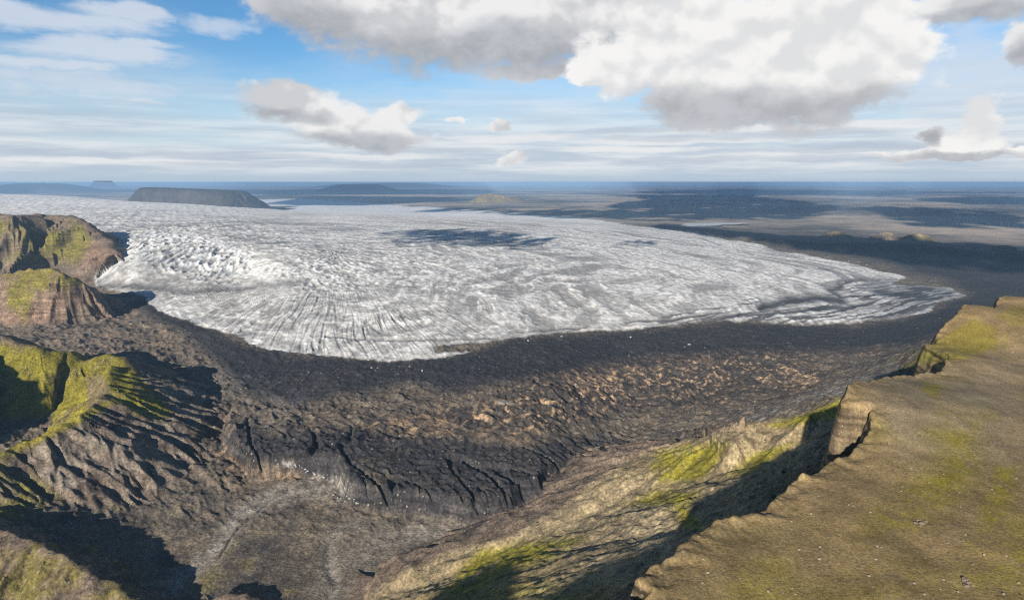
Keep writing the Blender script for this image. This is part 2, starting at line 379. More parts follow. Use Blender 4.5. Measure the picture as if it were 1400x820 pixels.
    dz = np.where(pla > .5, 0, dz)
    dz = dz * (1 - .9 * plainw)
    z = z + dz.astype(f32)

    # ------------------------------------------------------------ colour of the ground itself
    def C(r_, g, b): return np.array([r_, g, b], f32)
    def mix(c, c2, w):
        w = np.clip(w, 0, 1)[..., None].astype(f32)
        return c * (1 - w) + c2 * w
    v1 = fbm(x, y, 60, 5, 201, gain=.65, lmin=lmin * .6); v2 = fbm(x, y, 260, 5, 207, gain=.6, lmin=lmin * .6); v3 = fbm(x, y, 18, 4, 213, gain=.7, lmin=lmin * .6)
    c = np.empty(N + (3,), f32); c[:] = C(.120, .100, .078)                      # gravel and till
    c = mix(c, C(.21, .165, .115), sst(-.1, .7, v1 + .5 * v2))
    c = mix(c, C(.045, .042, .042), sst(.1, .6, -v1 + .3 * v3) * .8)
    c = mix(c, C(.040, .036, .036), sst(-.05, .5, v2 + .3 * v1) * .75 * soft(px, py, [(290,480),(1150,470),(1250,440),(1100,540),(860,600),(760,660),(330,650)], 30))
    # left moraine is browner
    c = mix(c, C(.19, .145, .11), soft(px, py, [(0,400),(160,400),(250,480),(330,600),(250,650),(200,560),(0,480)], 25) * sst(-.4, .4, v1) * .7)
    # tan silt on the crests of the hummocks
    hv = ridged(x + 16 * j1 + 6 * j2, y + 16 * j2, 34, 4, 157, gain=.7, lmin=lmin * .7, sharp=1.6)
    tn = tan * sst(.29, .50, hv + .16 * v3 + .14 * v2 + .05 * v1)
    c = mix(c, C(.038, .034, .034), .7 * sst(.05, .5, tan))
    c = mix(c, C(.085, .068, .052), tan * sst(-.1, .5, v1 + .3 * v2) * .8)
    c = mix(c, C(.21, .15, .10), tan * sst(.0, .6, v2 + .5 * v1) * .7)
    c = mix(c, C(.44, .30, .18), tn * (.55 + .45 * sst(-.3, .3, v1)))
    # black debris
    bl = np.maximum(np.clip(black * 1.25, 0, 1) * (.88 + .12 * sst(-.3, .3, v2)), lobef * .88)
    c = mix(c, C(.029, .029, .033), bl)
    c = mix(c, C(.10, .088, .078), bl * sst(.45, 1.0, v1 + .5 * v3) * .35)
    c = mix(c, C(.20, .155, .10), lobef * sst(.25, .95, v2 + .6 * v1 + .3 * v3 + .3 * tan) * .65)
    c = mix(c, C(.10, .105, .115), soft(px, py, [(280,500),(350,505),(420,530),(430,560),(340,560),(300,530)], 14) * sst(-.1, .6, v1) * .7)
    # rivers, outwash
    outw = soft(px + 14 * j1, py + 6 * j2, [(480,715),(560,712),(640,722),(730,700),(770,672),(850,632),(900,618),(910,640),(800,690),(700,730),(640,750),(560,780),(520,830),(420,830),(450,730)], 14)
    c = mix(c, C(.22, .185, .145), outw * (.5 + .5 * sst(-.5, .5, v1)) * (1 - mount * .3))
    c = mix(c, C(.29, .26, .22), riv * sst(-.7, .2, v3 + .3 * v1) * .9)
    c = mix(c, C(.035, .033, .032), chan * .6)
    # mottled moss in the valley bottom left and centre
    mossv = np.maximum.reduce([soft(px + 8 * j1, py + 5 * j2, [(-200,600),(30,622),(50,665),(120,695),(200,692),(225,715),(100,730),(-200,770)], 10), soft(px, py, [(-200,600),(60,610),(110,700),(180,720),(200,830),(-200,900)], 25), .7 * soft(px, py, [(250,760),(330,735),(400,760),(430,830),(230,830)], 20)])
    c = mix(c, C(.13, .115, .022), mossv * sst(0, .6, v1 + .4 * v2) * .9 * (1 - riv))
    # ---- mountains: rock, scree, moss
    rock = np.empty(N + (3,), f32); rock[:] = C(.135, .102, .075)
    rock = mix(rock, C(.21, .155, .11), sst(-.2, .7, v1)); rock = mix(rock, C(.055, .045, .04), sst(.15, .8, -v1 - .5 * v3))
    mA = np.maximum.reduce([ws['A'], ws['B']])
    c = mix(c, rock, mount)
    c = mix(c, C(.24, .15, .10), ws['B'] * sst(-.5, .4, v2) * .65)
    c = mix(c, C(.24, .15, .10), soft(px, py, [(110,325),(160,345),(160,358),(110,365)], 8) * ws['A'] * .6)
    mossA = ws['A'] * soft(px, py, [(-200,303),(110,303),(125,330),(105,360),(-200,360)], 8) * sst(-.35, .45, v2 + .5 * v1) \
        + ws['B'] * np.maximum(soft(px, py, [(5,370),(45,365),(100,380),(95,400),(48,395),(35,440),(10,420)], 6), soft(px, py, [(40,360),(110,372),(130,390),(90,388)], 4)) * sst(-.7, .2, v1)
    c = mix(c, C(.155, .135, .022), mossA * .9)
    mc = np.maximum.reduce([ws['C0'], ws['C5'], ws['C2'], ws['C4']])
    mossC = (np.maximum(mc, ws['C3']) * soft(px + 5 * j1, py, [(-300,450),(160,480),(235,560),(232,575),(182,568),(160,548),(110,578),(60,600),(14,622),(-300,700)], 6)) * sst(-.75, .05, v1 + .5 * v2)
    c = mix(c, C(.185, .16, .018), mossC * .95 * (1 - soft(px, py, [(118,515),(140,512),(160,550),(120,560)], 5) * .7))
    c = mix(c, C(.20, .17, .135), ws['C3'] * (1 - mossC) * .8 * sst(-.6, .5, v1 + .5 * v3))
    c = mix(c, C(.16, .14, .028), soft(px + 8 * j1, py + 5 * j2, [(-200,600),(20,615),(45,650),(110,692),(190,690),(225,712),(100,725),(-200,770)], 10) * ws['C3'] * sst(-.5, .3, v1 + .4 * v3) * .9)
    c = mix(c, C(.22, .185, .03), line(px, py, [(175,545),(150,548),(105,572),(60,592),(15,612)], 4) * ws['C3'])
    c = mix(c, C(.14, .12, .022), ws['D'] * sst(-.1, .5, v1 + .4 * v2) * .8)
    # ---- flank below the plateau: straw coloured soil, moss cushions, pale rock
    c = mix(c, C(.29, .225, .13), E)
    c = mix(c, C(.13, .095, .055), E * sst(.1, .7, v1 + .3 * v3) * .8)
    c = mix(c, C(.37, .29, .175), soft(px + 9 * j1, py + 6 * j2, [(860,690),(905,682),(925,720),(920,750),(870,750),(850,725)], 7) * E * sst(-.9, -.1, v3) * .9)
    c = mix(c, C(.37, .29, .175), soft(px + 7 * j1, py + 4 * j2, [(800,680),(880,648),(885,662),(840,680),(770,700),(720,728),(700,726)], 7) * E * .7)
    mE = np.maximum.reduce([soft(px + 9 * j1, py + 5 * j2, p_, w_) for p_, w_ in (
        ([(630,780),(660,752),(740,738),(800,736),(760,760),(690,785),(650,815),(600,815)], 10), ([(905,615),(950,608),(1000,605),(985,632),(960,655),(905,660),(890,640)], 9),
        ([(860,690),(900,670),(960,672),(940,690),(960,720),(935,720),(925,690)], 9), ([(1050,582),(1090,568),(1150,545),(1150,570),(1080,585)], 6), ([(1000,650),(1030,620),(1090,605),(1040,640)], 6), ([(950,830),(700,800),(600,820)], 30))])
    c = mix(c, C(.235, .205, .020), mE * E * sst(-.75, .1, v1 + .4 * v3) * .95)
    c = mix(c, C(.15, .12, .04), E * sst(.0, .6, v2) * .5)
    c = mix(c, C(.060, .050, .030), ((pd > -120) & (pd < 0) & (y > 60)) * sst(-125, -45, pd) * .85 * (1 - sst(512, 500, py)))  # gorge shade below the rim, painted into the ground colour
    # rock of the cliff
    cliff = ((pd < 0) & (pd > -22)).astype(f32)
    c = mix(c, C(.17, .125, .075), cliff * .8); c = mix(c, C(.07, .05, .035), cliff * sst(0, .6, v1 + v3) * .8)
    # ---- plateau top: sandy brown with moss in hollows
    pt = pla
    cpt = np.empty(N + (3,), f32); cpt[:] = C(.225, .165, .085)
    g1 = fbm(x, y, 70, 5, 221, gain=.55); g2 = fbm(x, y, 9, 5, 227, gain=.7, lmin=lmin * .6); g3 = fbm(x, y * .5, 26, 4, 231)
    cpt = mix(cpt, C(.145, .110, .060), sst(-.3, .6, g3 + .5 * g1) * .7); cpt = mix(cpt, C(.28, .215, .13), sst(.0, .7, g2) * .6); cpt = mix(cpt, C(.08, .065, .036), sst(.1, .8, -g2) * .5)
    cpt = mix(cpt, C(.21, .175, .13), soft(px, py, [(1180,520),(1400,480),(1400,640),(1300,640),(1200,600)], 40) * .6)
    mp = np.maximum.reduce([s_ * soft(px + 26 * g1, py + 16 * g3, p_, w_) for p_, w_, s_ in (
        ([(1170,740),(1180,690),(1270,640),(1300,620),(1270,590),(1335,580),(1345,650),(1290,700),(1230,730)], 30, 1.0), ([(1400,640),(1380,700),(1340,740),(1290,760),(1330,720),(1370,640)], 16, 1.0),
        ([(1410,690),(1410,800),(1340,810),(1310,770),(1350,740)], 26, .9), ([(990,830),(1010,780),(1080,760),(1100,830)], 20, .5), ([(1265,518),(1295,530),(1285,545),(1268,535)], 6, 1.1),
        ([(1275,560),(1330,560),(1320,600),(1280,610)], 22, .5), ([(1040,830),(1180,770),(1400,760),(1400,830)], 34, .6), ([(1180,560),(1200,560),(1230,600),(1190,600)], 8, .5), ([(1340,565),(1370,565),(1370,575),(1340,575)], 5, .5),
        ([(1270,515),(1330,518),(1340,524),(1290,522)], 3, .6), ([(1378,490),(1392,490),(1392,496),(1378,496)], 3, .6), ([(1240,495),(1310,484),(1345,480),(1340,486),(1280,495)], 4, .8), ([(1330,468),(1370,462),(1372,470),(1340,474)], 4, .8))])
    g4 = fbm(x, y, 5, 5, 229, gain=.75, lmin=lmin * .5)
    cpt = mix(cpt, C(.15, .13, .05), np.clip(sst(420, 150, r) * .3 * sst(-.4, .4, g1), 0, 1))
    cpt = mix(cpt, C(.20, .17, .018), mp * sst(-.8, .5, g2 * .6 + g4 * .7 + .6 * g1) * .95)
    kn = soft(px, py, [(1230,505),(1280,465),(1330,436),(1364,450),(1362,475),(1300,492)], 6) + soft(px, py, [(1362,430),(1385,420),(1420,425),(1420,445),(1385,445)], 6)
    cpt = mix(cpt, C(.19, .16, .028), kn * sst(-.9, .1, v1) * .85)
    rim_edge = np.exp(-np.clip(pd, 0, None) / 4)
    cpt = mix(cpt, C(.23, .17, .10), rim_edge * .6 * sst(-.3, .5, g2))
    cpt = cpt * np.array([1.13, 1.08, .98], f32)
    c = mix(c, cpt, pt)
    c = mix(c, C(.19, .16, .03), (1 - pt) * kn * .8)
    # ---- ice
    dirt = np.clip(.24 + .45 * v1 + .30 * v2 + .5 * v3 * fan, 0, 1)
    ci = np.empty(N + (3,), f32); ci[:] = C(.79, .77, .73)
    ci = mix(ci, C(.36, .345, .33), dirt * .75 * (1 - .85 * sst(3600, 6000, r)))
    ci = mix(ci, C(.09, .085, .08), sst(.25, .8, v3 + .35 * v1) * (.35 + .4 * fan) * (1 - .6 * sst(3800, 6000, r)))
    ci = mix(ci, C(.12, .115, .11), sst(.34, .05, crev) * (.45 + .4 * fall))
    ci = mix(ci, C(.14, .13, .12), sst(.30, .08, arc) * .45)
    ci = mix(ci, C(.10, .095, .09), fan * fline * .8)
    ci = mix(ci, C(.17, .16, .15), fan * sst(-.1, .7, v1) * .55)
    ci = mix(ci, C(.45, .50, .52), fall * sst(-.2, .5, v2) * .5)
    ci = mix(ci, C(.15, .145, .14), soft(px, py, [(150,350),(200,350),(330,380),(420,385),(330,400),(130,395)], 10) * .55 * sst(-.8, .5, v1))
    ci = mix(ci, C(.16, .16, .165), soft(px + 12 * j1, py + 3 * j2, [(1150,412),(1180,392),(1230,386),(1320,400),(1280,425),(1200,436),(1130,432)], 8) * sst(-.5, .6, v1 - .3) * .75)
    flow = flow0
    ci = mix(ci, C(.20, .19, .18), sst(.48, .24, flow + .12 * v1) * .75 * (1 - fan) * (1 - fall) * sst(-.5, .4, fbm(x, y, 900, 3, 297)))
    al_ = x * SNX + y * SNY; ac_ = x * SNY - y * SNX
    stk = ridged(al_ * .085 + 8 * j1, ac_ + 22 * j2, 46, 4, 281, gain=.6, lmin=lmin * .5)
    snout = soft(px + 12 * j1, py + 3 * j2, [(900,428),(1000,412),(1040,402),(1130,404),(1150,385),(1200,382),(1240,385),(1330,398),(1290,420),(1200,440),(1050,445),(900,446)], 7)
    torn = snout * sst(.46, .62, stk + .20 * v2 + .14 * sst(1080, 1280, px) + .02)
    ci = mix(ci, C(.034, .034, .038), torn * .92)
    ci = mix(ci, C(.28, .28, .285), snout * (1 - torn) * sst(1120, 1300, px) * .6)
    ci = mix(ci, C(.70, .69, .67), line(px, py, [(210,320),(280,326),(330,345),(350,372),(372,384)], 5) * .8)
    for pts in ([(312,392),(350,388)], [(335,405),(400,415)]):
        ci = mix(ci, C(.70, .69, .67), line(px + 6 * j1, py, pts, 1.6) * .7)
    ci = mix(ci, C(.034, .034, .038), band)
    ci = mix(ci, C(.27, .26, .25), soft(px + 20 * j1, py + 6 * j2, [(200,400),(330,392),(470,385),(620,402),(760,412),(1000,418),(1000,450),(850,455),(640,485),(530,496),(300,462)], 16) * (.10 + .26 * sst(-.4, .4, v1 + .6 * v3)))
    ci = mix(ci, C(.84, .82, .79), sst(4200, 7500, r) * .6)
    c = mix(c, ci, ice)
    # scattered ice blocks poking from the debris
    sp = pn(x / 7, y / 7, 241); sp2 = fbm(x, y, 90, 3, 243)
    spk = (sp > .52) * (sp2 > .25) * np.maximum(black, .4 * lobef) * (1 - ice)
    c = mix(c, C(.45, .45, .46), spk * .8)
    icew = np.maximum.reduce([line(px + 10 * j1, py + 4 * j2, p_, w_) for p_, w_ in (([(392,634),(440,648),(462,655)], 4.5), ([(445,680),(500,690)], 3), ([(1150,357),(1190,362)], 3), ([(1282,350),(1320,352)], 4.5))])
    c = mix(c, C(.5, .48, .44), icew * sst(.1, .7, v3 + .3 * v1) * .7)
    # ---- the plain
    pw = sst(5200, 7200, r) * (1 - ice) * (1 - ws['M1'])
    lp = np.log(r) * 1.0
    a_ = np.arctan2(x, y)
    k1 = fbm(x, y, 4200, 8, 251, gain=.66); k2 = fbm(x * .8, y * .8, 2000, 7, 259, gain=.68); k3 = fbm(x + 900 * k1, y, 9000, 4, 265)
    cpn = np.empty(N + (3,), f32); cpn[:] = C(.115, .100, .080)
    cpn = mix(cpn, C(.36, .29, .21), sst(-.25, .35, k1 + .45 * k2)); cpn = mix(cpn, C(.035, .034, .034), sst(.05, .5, -k1 + .3 * k2) * .8)
    cpn = mix(cpn, C(.24, .215, .07), sst(.35, .7, k3 + .2 * k2) * .5)
    strm = np.clip(1 - np.abs(k2 + .3 * k3) / .035, 0, 1) * sst(-.2, .3, k3)
    cpn = mix(cpn, C(.33, .34, .36), strm * .5 * (px > 900))
    cpn = cpn * np.array([1.0, 1.0, 1.05], f32) * 1.1
    c = mix(c, cpn, pw)
    # grain
    wn = np.modf(np.abs(np.sin(x * 12.9898 + y * 78.233) * 43758.5453))[0] - .5
    gr = 1 + np.where(ice > .5, .26, .42) * v3 + np.where(ice > .5, .16, .30) * wn.astype(f32)
    c = c * np.where(ice > .5, 1 + (gr - 1) * .8, gr)[..., None]
    c = np.clip(c * np.where(ice > .5, 1.0, 1.0)[..., None], .010, .85)
    # ------------------------------------------------------------ which body
    lab = np.zeros(N, np.int8)                 # 0 valley floor and moraine
    lab[pw > .5] = 1                           # plain
    lab[ice > .5] = 2
    lab[(ws['A'] > .5) & (ice < .5)] = 3
    lab[(ws['B'] > .5)] = 4
    lab[(np.maximum.reduce([ws['C0'], ws['C5'], ws['C2'], ws['C3'], ws['C4']]) > .5)] = 5
    lab[(ws['D'] > .5)] = 6
    lab[(E > .5) & (pla < .5)] = 7
    lab[(np.abs(pd) < 999) & (pd > -30)] = 8
    lab[ws['M1'] > .5] = 9
    return z, c, lab

# ------------------------------------------------------------------ one adaptive polar sheet, finer where the view needs it
def build_terrain(NQ=1.0):
    th = [0.0]
    inner = np.tan(R(44))
    t = np.linspace(-1, 1, int(1500 * NQ))
    azi = np.arctan(t * inner)
    out = np.linspace(R(44), R(360 - 44), int(260 * NQ) + 1)[1:-1]
    az = np.concatenate([azi, out]).astype(np.float64)
    rs = [18.0]
    while rs[-1] < 110000:
        r = rs[-1]
        k = .02 if r < 110 else (.0042 if r < 700 else (.0030 if r < 3000 else .0030 + .009 * min((r - 3000) / 9000, 1)))
        if r > 14000: k = .022
        rs.append(r * (1 + k / NQ))
    rs = np.array(rs)
    na, nr = len(az), len(rs)
    X = (rs[:, None] * np.sin(az)[None]).astype(f32); Y = (rs[:, None] * np.cos(az)[None]).astype(f32)
    print('grid', nr, na, nr * na)
    Z = np.empty((nr, na), f32); CC = np.empty((nr, na, 3), f32); LB = np.empty((nr, na), np.int8)
    def job(i):
        sl = slice(i, min(i + 24, nr))
        x = X[sl]; y = Y[sl]
        Z[sl], CC[sl], LB[sl] = relief_and_colour(x, y, base_height(x, y))
    with ThreadPoolExecutor(4) as ex: list(ex.map(job, range(0, nr, 24)))
    print('fields %.1fs' % (time.time() - T0))
    return X, Y, Z, CC, LB, nr, na

def make_mesh(name, co, quads, cols, mat, smooth=True):
    me = bpy.data.meshes.new(name)
    me.vertices.add(len(co)); me.vertices.foreach_set('co', co.astype(f32).ravel())
    nf = len(quads); k = quads.shape[1]
    me.loops.add(nf * k); me.loops.foreach_set('vertex_index', quads.astype(np.int32).ravel())
    me.polygons.add(nf)
    me.polygons.foreach_set('loop_start', np.arange(0, nf * k, k, dtype=np.int32))
    me.polygons.foreach_set('use_smooth', np.full(nf, smooth))
    if cols is not None:
        a = me.attributes.new('ground_colour', 'FLOAT_COLOR', 'POINT')
        a.data.foreach_set('color', np.concatenate([cols, np.ones((len(cols), 1), f32)], 1).astype(f32).ravel())
    me.update(calc_edges=True)
    me.materials.append(mat)
    o = bpy.data.objects.new(name, me); COL.objects.link(o)
    return o

# ------------------------------------------------------------------ materials
def earth_material(name, rough=.95, spec=.15, bump=.0, grain=(3.0, .12), bd=1.0):
    m = bpy.data.materials.new(name); m.use_nodes = True
    nt = m.node_tree; b = nt.nodes['Principled BSDF']
    at_ = nt.nodes.new('ShaderNodeAttribute'); at_.attribute_name = 'ground_colour'
    tc = nt.nodes.new('ShaderNodeNewGeometry')
    no = nt.nodes.new('ShaderNodeTexNoise'); no.inputs['Scale'].default_value = 1 / grain[0]; no.inputs['Detail'].default_value = 5; no.inputs['Roughness'].default_value = .65
    nt.links.new(tc.outputs['Position'], no.inputs['Vector'])
    mr = nt.nodes.new('ShaderNodeMapRange'); mr.inputs['From Min'].default_value = .3; mr.inputs['From Max'].default_value = .7
    mr.inputs['To Min'].default_value = 1 - grain[1] * 2; mr.inputs['To Max'].default_value = 1 + grain[1] * 2
    nt.links.new(no.outputs['Fac'], mr.inputs['Value'])
    vm = nt.nodes.new('ShaderNodeVectorMath'); vm.operation = 'SCALE'
    nt.links.new(at_.outputs['Color'], vm.inputs[0]); nt.links.new(mr.outputs['Result'], vm.inputs['Scale'])
    nt.links.new(vm.outputs[0], b.inputs['Base Color'])
    b.inputs['Roughness'].default_value = rough; b.inputs['Specular IOR Level'].default_value = spec
    if bump:
        bp = nt.nodes.new('ShaderNodeBump'); bp.inputs['Strength'].default_value = bump; bp.inputs['Distance'].default_value = bd
        nt.links.new(no.outputs['Fac'], bp.inputs['Height']); nt.links.new(bp.outputs[0], b.inputs['Normal'])
    return m
M_EARTH = earth_material('till_and_gravel', bump=.9, grain=(4, .26), bd=1.6)
M_ICE = earth_material('dirty_glacier_ice', rough=.8, spec=.3, bump=.7, grain=(12, .15), bd=3)
def second_grain(m, sc_, amt, bd):
    t_ = m.node_tree; b_ = t_.nodes['Principled BSDF']; src = b_.inputs['Base Color'].links[0].from_socket
    g_ = t_.nodes.new('ShaderNodeNewGeometry'); v_ = t_.nodes.new('ShaderNodeTexNoise'); v_.inputs['Scale'].default_value = 1 / sc_; v_.inputs['Detail'].default_value = 4; v_.inputs['Roughness'].default_value = .7
    t_.links.new(g_.outputs['Position'], v_.inputs['Vector'])
    r_ = t_.nodes.new('ShaderNodeMapRange'); r_.inputs['From Min'].default_value = .35; r_.inputs['From Max'].default_value = .65; r_.inputs['To Min'].default_value = 1 - amt; r_.inputs['To Max'].default_value = 1 + amt
    t_.links.new(v_.outputs['Fac'], r_.inputs['Value']); x_ = t_.nodes.new('ShaderNodeVectorMath'); x_.operation = 'SCALE'
    t_.links.new(src, x_.inputs[0]); t_.links.new(r_.outputs['Result'], x_.inputs['Scale']); t_.links.new(x_.outputs[0], b_.inputs['Base Color'])
def strata(m, sc_, amt):
    t_ = m.node_tree; b_ = t_.nodes['Principled BSDF']; src = b_.inputs['Base Color'].links[0].from_socket
    g_ = t_.nodes.new('ShaderNodeNewGeometry'); mp = t_.nodes.new('ShaderNodeMapping'); mp.inputs['Scale'].default_value = (.09 / sc_, .09 / sc_, 1 / sc_)
    t_.links.new(g_.outputs['Position'], mp.inputs['Vector']); v_ = t_.nodes.new('ShaderNodeTexNoise'); v_.inputs['Scale'].default_value = 1; v_.inputs['Detail'].default_value = 4; t_.links.new(mp.outputs[0], v_.inputs['Vector'])
    sp2 = t_.nodes.new('ShaderNodeSeparateXYZ'); t_.links.new(g_.outputs['Normal'], sp2.inputs[0])
    st_ = t_.nodes.new('ShaderNodeMapRange'); st_.inputs['From Min'].default_value = .8; st_.inputs['From Max'].default_value = .45; t_.links.new(sp2.outputs['Z'], st_.inputs['Value'])
    r_ = t_.nodes.new('ShaderNodeMapRange'); r_.inputs['From Min'].default_value = .36; r_.inputs['From Max'].default_value = .64; r_.inputs['To Min'].default_value = -amt; r_.inputs['To Max'].default_value = amt * .7
    t_.links.new(v_.outputs['Fac'], r_.inputs['Value'])
    a_ = t_.nodes.new('ShaderNodeMath'); a_.operation = 'MULTIPLY_ADD'; t_.links.new(r_.outputs[0], a_.inputs[0]); t_.links.new(st_.outputs[0], a_.inputs[1]); a_.inputs[2].default_value = 1
    x_ = t_.nodes.new('ShaderNodeVectorMath'); x_.operation = 'SCALE'; t_.links.new(src, x_.inputs[0]); t_.links.new(a_.outputs[0], x_.inputs['Scale']); t_.links.new(x_.outputs[0], b_.inputs['Base Color'])
def pebbles(m, size, light, dark, keep=.72):
    t_ = m.node_tree; b_ = t_.nodes['Principled BSDF']; src = b_.inputs['Base Color'].links[0].from_socket
    g_ = t_.nodes.new('ShaderNodeNewGeometry'); v_ = t_.nodes.new('ShaderNodeTexVoronoi'); v_.inputs['Scale'].default_value = 1 / size
    t_.links.new(g_.outputs['Position'], v_.inputs['Vector']); s3 = t_.nodes.new('ShaderNodeSeparateXYZ'); t_.links.new(v_.outputs['Color'], s3.inputs[0])
    def mth(op, a, b):
        n_ = t_.nodes.new('ShaderNodeMath'); n_.operation = op
        for i_, q_ in enumerate((a, b)):
            if isinstance(q_, float): n_.inputs[i_].default_value = q_
            else: t_.links.new(q_, n_.inputs[i_])
        return n_.outputs[0]
    rad = mth('MULTIPLY', s3.outputs['Y'], .42); inside_ = mth('LESS_THAN', v_.outputs['Distance'], rad); pick = mth('MULTIPLY', inside_, mth('GREATER_THAN', s3.outputs['X'], keep))
    mx = t_.nodes.new('ShaderNodeMix'); mx.data_type = 'RGBA'; t_.links.new(s3.outputs['Z'], mx.inputs['Factor']); mx.inputs[6].default_value = dark + (1,); mx.inputs[7].default_value = light + (1,)
    m2 = t_.nodes.new('ShaderNodeMix'); m2.data_type = 'RGBA'; t_.links.new(mth('MULTIPLY', pick, .8), m2.inputs['Factor']); t_.links.new(src, m2.inputs[6]); t_.links.new(mx.outputs[2], m2.inputs[7]); t_.links.new(m2.outputs[2], b_.inputs['Base Color'])
M_PLAT = earth_material('sandy_plateau_soil', bump=.9, grain=(.9, .20), bd=.3)
M_PLAIN = earth_material('outwash_sand', grain=(240, .12))

second_grain(M_PLAT, 6.5, .12, 0); second_grain(M_EARTH, 16, .22, 0); second_grain(M_ICE, 55, .06, 0)
strata(M_PLAT, 3.0, .75); strata(M_EARTH, 7.0, .5); pebbles(M_PLAT, 1.1, (.34, .28, .20), (.05, .042, .03)); pebbles(M_EARTH, 5.0, (.30, .26, .21), (.03, .028, .026), .8)
X, Y, Z, CC, LB, nr, na = build_terrain()
NAMES = [('valley_floor', M_EARTH, 'rough dark moraine and gravel covering the valley below the glacier'),
         ('plain', M_PLAIN, 'wide flat outwash plain reaching the horizon'),
         ('glacier', M_ICE, 'broad dirty white glacier tongue spreading across the valley'),
         ('hill', M_EARTH, 'brown and mossy mountain at the left edge beside the icefall'),
         ('hill', M_EARTH, 'reddish gullied cliff hill below the larger mountain at the left'),
         ('hill', M_EARTH, 'yellow green mossy hills with a rounded peak and deep shadow at the left edge'),
         ('hill', M_EARTH, 'shaded eroded ridge in the bottom left corner'),
         ('hillside', M_EARTH, 'straw coloured mossy slope falling from the plateau into the valley'),
         ('plateau', M_PLAT, 'sandy brown flat topped plateau with a ragged cliff edge at the lower right'),
         ('moraine_ridge', M_EARTH, 'long blue black moraine ridge behind the glacier snout')]
ii = np.arange(nr - 1); jj = np.arange(na)
a = (ii[:, None] * na + jj[None]); b = (ii[:, None] * na + ((jj + 1) % na)[None])
q = np.stack([a, b, b + na, a + na], -1).reshape(-1, 4)[:, ::-1]
ql = LB[:-1].reshape(-1)
co = np.stack([X.ravel(), Y.ravel(), Z.ravel()], 1); cf = CC.reshape(-1, 3)
seen = {}
for k, (nm, mat, lb) in enumerate(NAMES):
    qq = q[ql == k]
    if not len(qq): continue
    used = np.zeros(len(co), bool); used[qq.ravel()] = True
    idx = np.cumsum(used) - 1
    o = make_mesh(nm, co[used], idx[qq], cf[used], mat)
    o['kind'] = 'structure'; o['label'] = lb
print('mesh %.1fs' % (time.time() - T0))

# ------------------------------------------------------------------ reading the ground back
AZ_COLS = np.arctan2(X[0], Y[0]).astype(np.float64); AZ_COLS = np.where(AZ_COLS < AZ_COLS[0] - 1e-6, AZ_COLS + 2 * np.pi, AZ_COLS)
R_ROWS = np.hypot(X[:, 0], Y[:, 0]).astype(np.float64)
def ground_z(x, y):
    a_ = math.atan2(x, y)
    if a_ < AZ_COLS[0]: a_ += 2 * math.pi
    j = min(max(int(np.searchsorted(AZ_COLS, a_)) - 1, 0), na - 2); i = min(max(int(np.searchsorted(R_ROWS, math.hypot(x, y))) - 1, 0), nr - 2)
    fa = (a_ - AZ_COLS[j]) / (AZ_COLS[j + 1] - AZ_COLS[j]); fr = (math.hypot(x, y) - R_ROWS[i]) / (R_ROWS[i + 1] - R_ROWS[i])
    return float((Z[i, j] * (1 - fa) + Z[i, j + 1] * fa) * (1 - fr) + (Z[i + 1, j] * (1 - fa) + Z[i + 1, j + 1] * fa) * fr)
def hit(px, py, tmax=20000):
    """where the line of sight meets the ground"""
    d = ray(px, py); t = 60.0
    while t < tmax:
        if CAMZ + d[2] * t < ground_z(d[0] * t, d[1] * t):
            lo, hi = t / 1.006, t
            for _ in range(12):
                m_ = (lo + hi) / 2
                if CAMZ + d[2] * m_ < ground_z(d[0] * m_, d[1] * m_): hi = m_
                else: lo = m_
            return d[0] * hi, d[1] * hi, ground_z(d[0] * hi, d[1] * hi)
        t *= 1.006
    return None
def plain_material(name, col, rough=.9, var=.25, scale=.8, bump=.5):
    m = bpy.data.materials.new(name); m.use_nodes = True; t_ = m.node_tree; b_ = t_.nodes['Principled BSDF']
    n_ = t_.nodes.new('ShaderNodeTexNoise'); n_.inputs['Scale'].default_value = scale; n_.inputs['Detail'].default_value = 6
    tcx = t_.nodes.new('ShaderNodeTexCoord'); t_.links.new(tcx.outputs['Object'], n_.inputs['Vector'])
    r_ = t_.nodes.new('ShaderNodeValToRGB'); r_.color_ramp.elements[0].position = .3; r_.color_ramp.elements[1].position = .7
    r_.color_ramp.elements[0].color = tuple(k * (1 - var) for k in col) + (1,); r_.color_ramp.elements[1].color = tuple(min(k * (1 + var), .9) for k in col) + (1,)
    t_.links.new(n_.outputs['Fac'], r_.inputs[0]); t_.links.new(r_.outputs[0], b_.inputs['Base Color']); b_.inputs['Roughness'].default_value = rough
    if bump:
        p_ = t_.nodes.new('ShaderNodeBump'); p_.inputs['Strength'].default_value = bump; t_.links.new(n_.outputs['Fac'], p_.inputs['Height']); t_.links.new(p_.outputs[0], b_.inputs['Normal'])
    return m
import bmesh, random
from mathutils import Vector
rnd = random.Random(5)
def rock_mesh(name, mat, seed, sub=3, crag=.35, stretch=(1, 1, .7)):
    bm = bmesh.new(); bmesh.ops.create_icosphere(bm, subdivisions=sub, radius=1)
    rg = random.Random(seed); planes = [Vector((rg.gauss(0, 1), rg.gauss(0, 1), rg.gauss(0, 1))).normalized() for _ in range(11)]; off = [rg.uniform(.6, .95) for _ in planes]
    for v in bm.verts:
        p = v.co.copy()
        for n_, o_ in zip(planes, off):            # broken faces
            e = p.dot(n_) - o_
            if e > 0: p -= n_ * e
        k = float(pn(np.array([p.x * 2.3 + p.z], f32), np.array([p.y * 2.3 + p.z * 1.7], f32), seed)[0])
        p *= 1 + crag * k
        v.co = Vector((p.x * stretch[0], p.y * stretch[1], p.z * stretch[2] + stretch[2] * .55))
    me = bpy.data.meshes.new(name); bm.to_mesh(me); bm.free(); me.materials.append(mat); return me
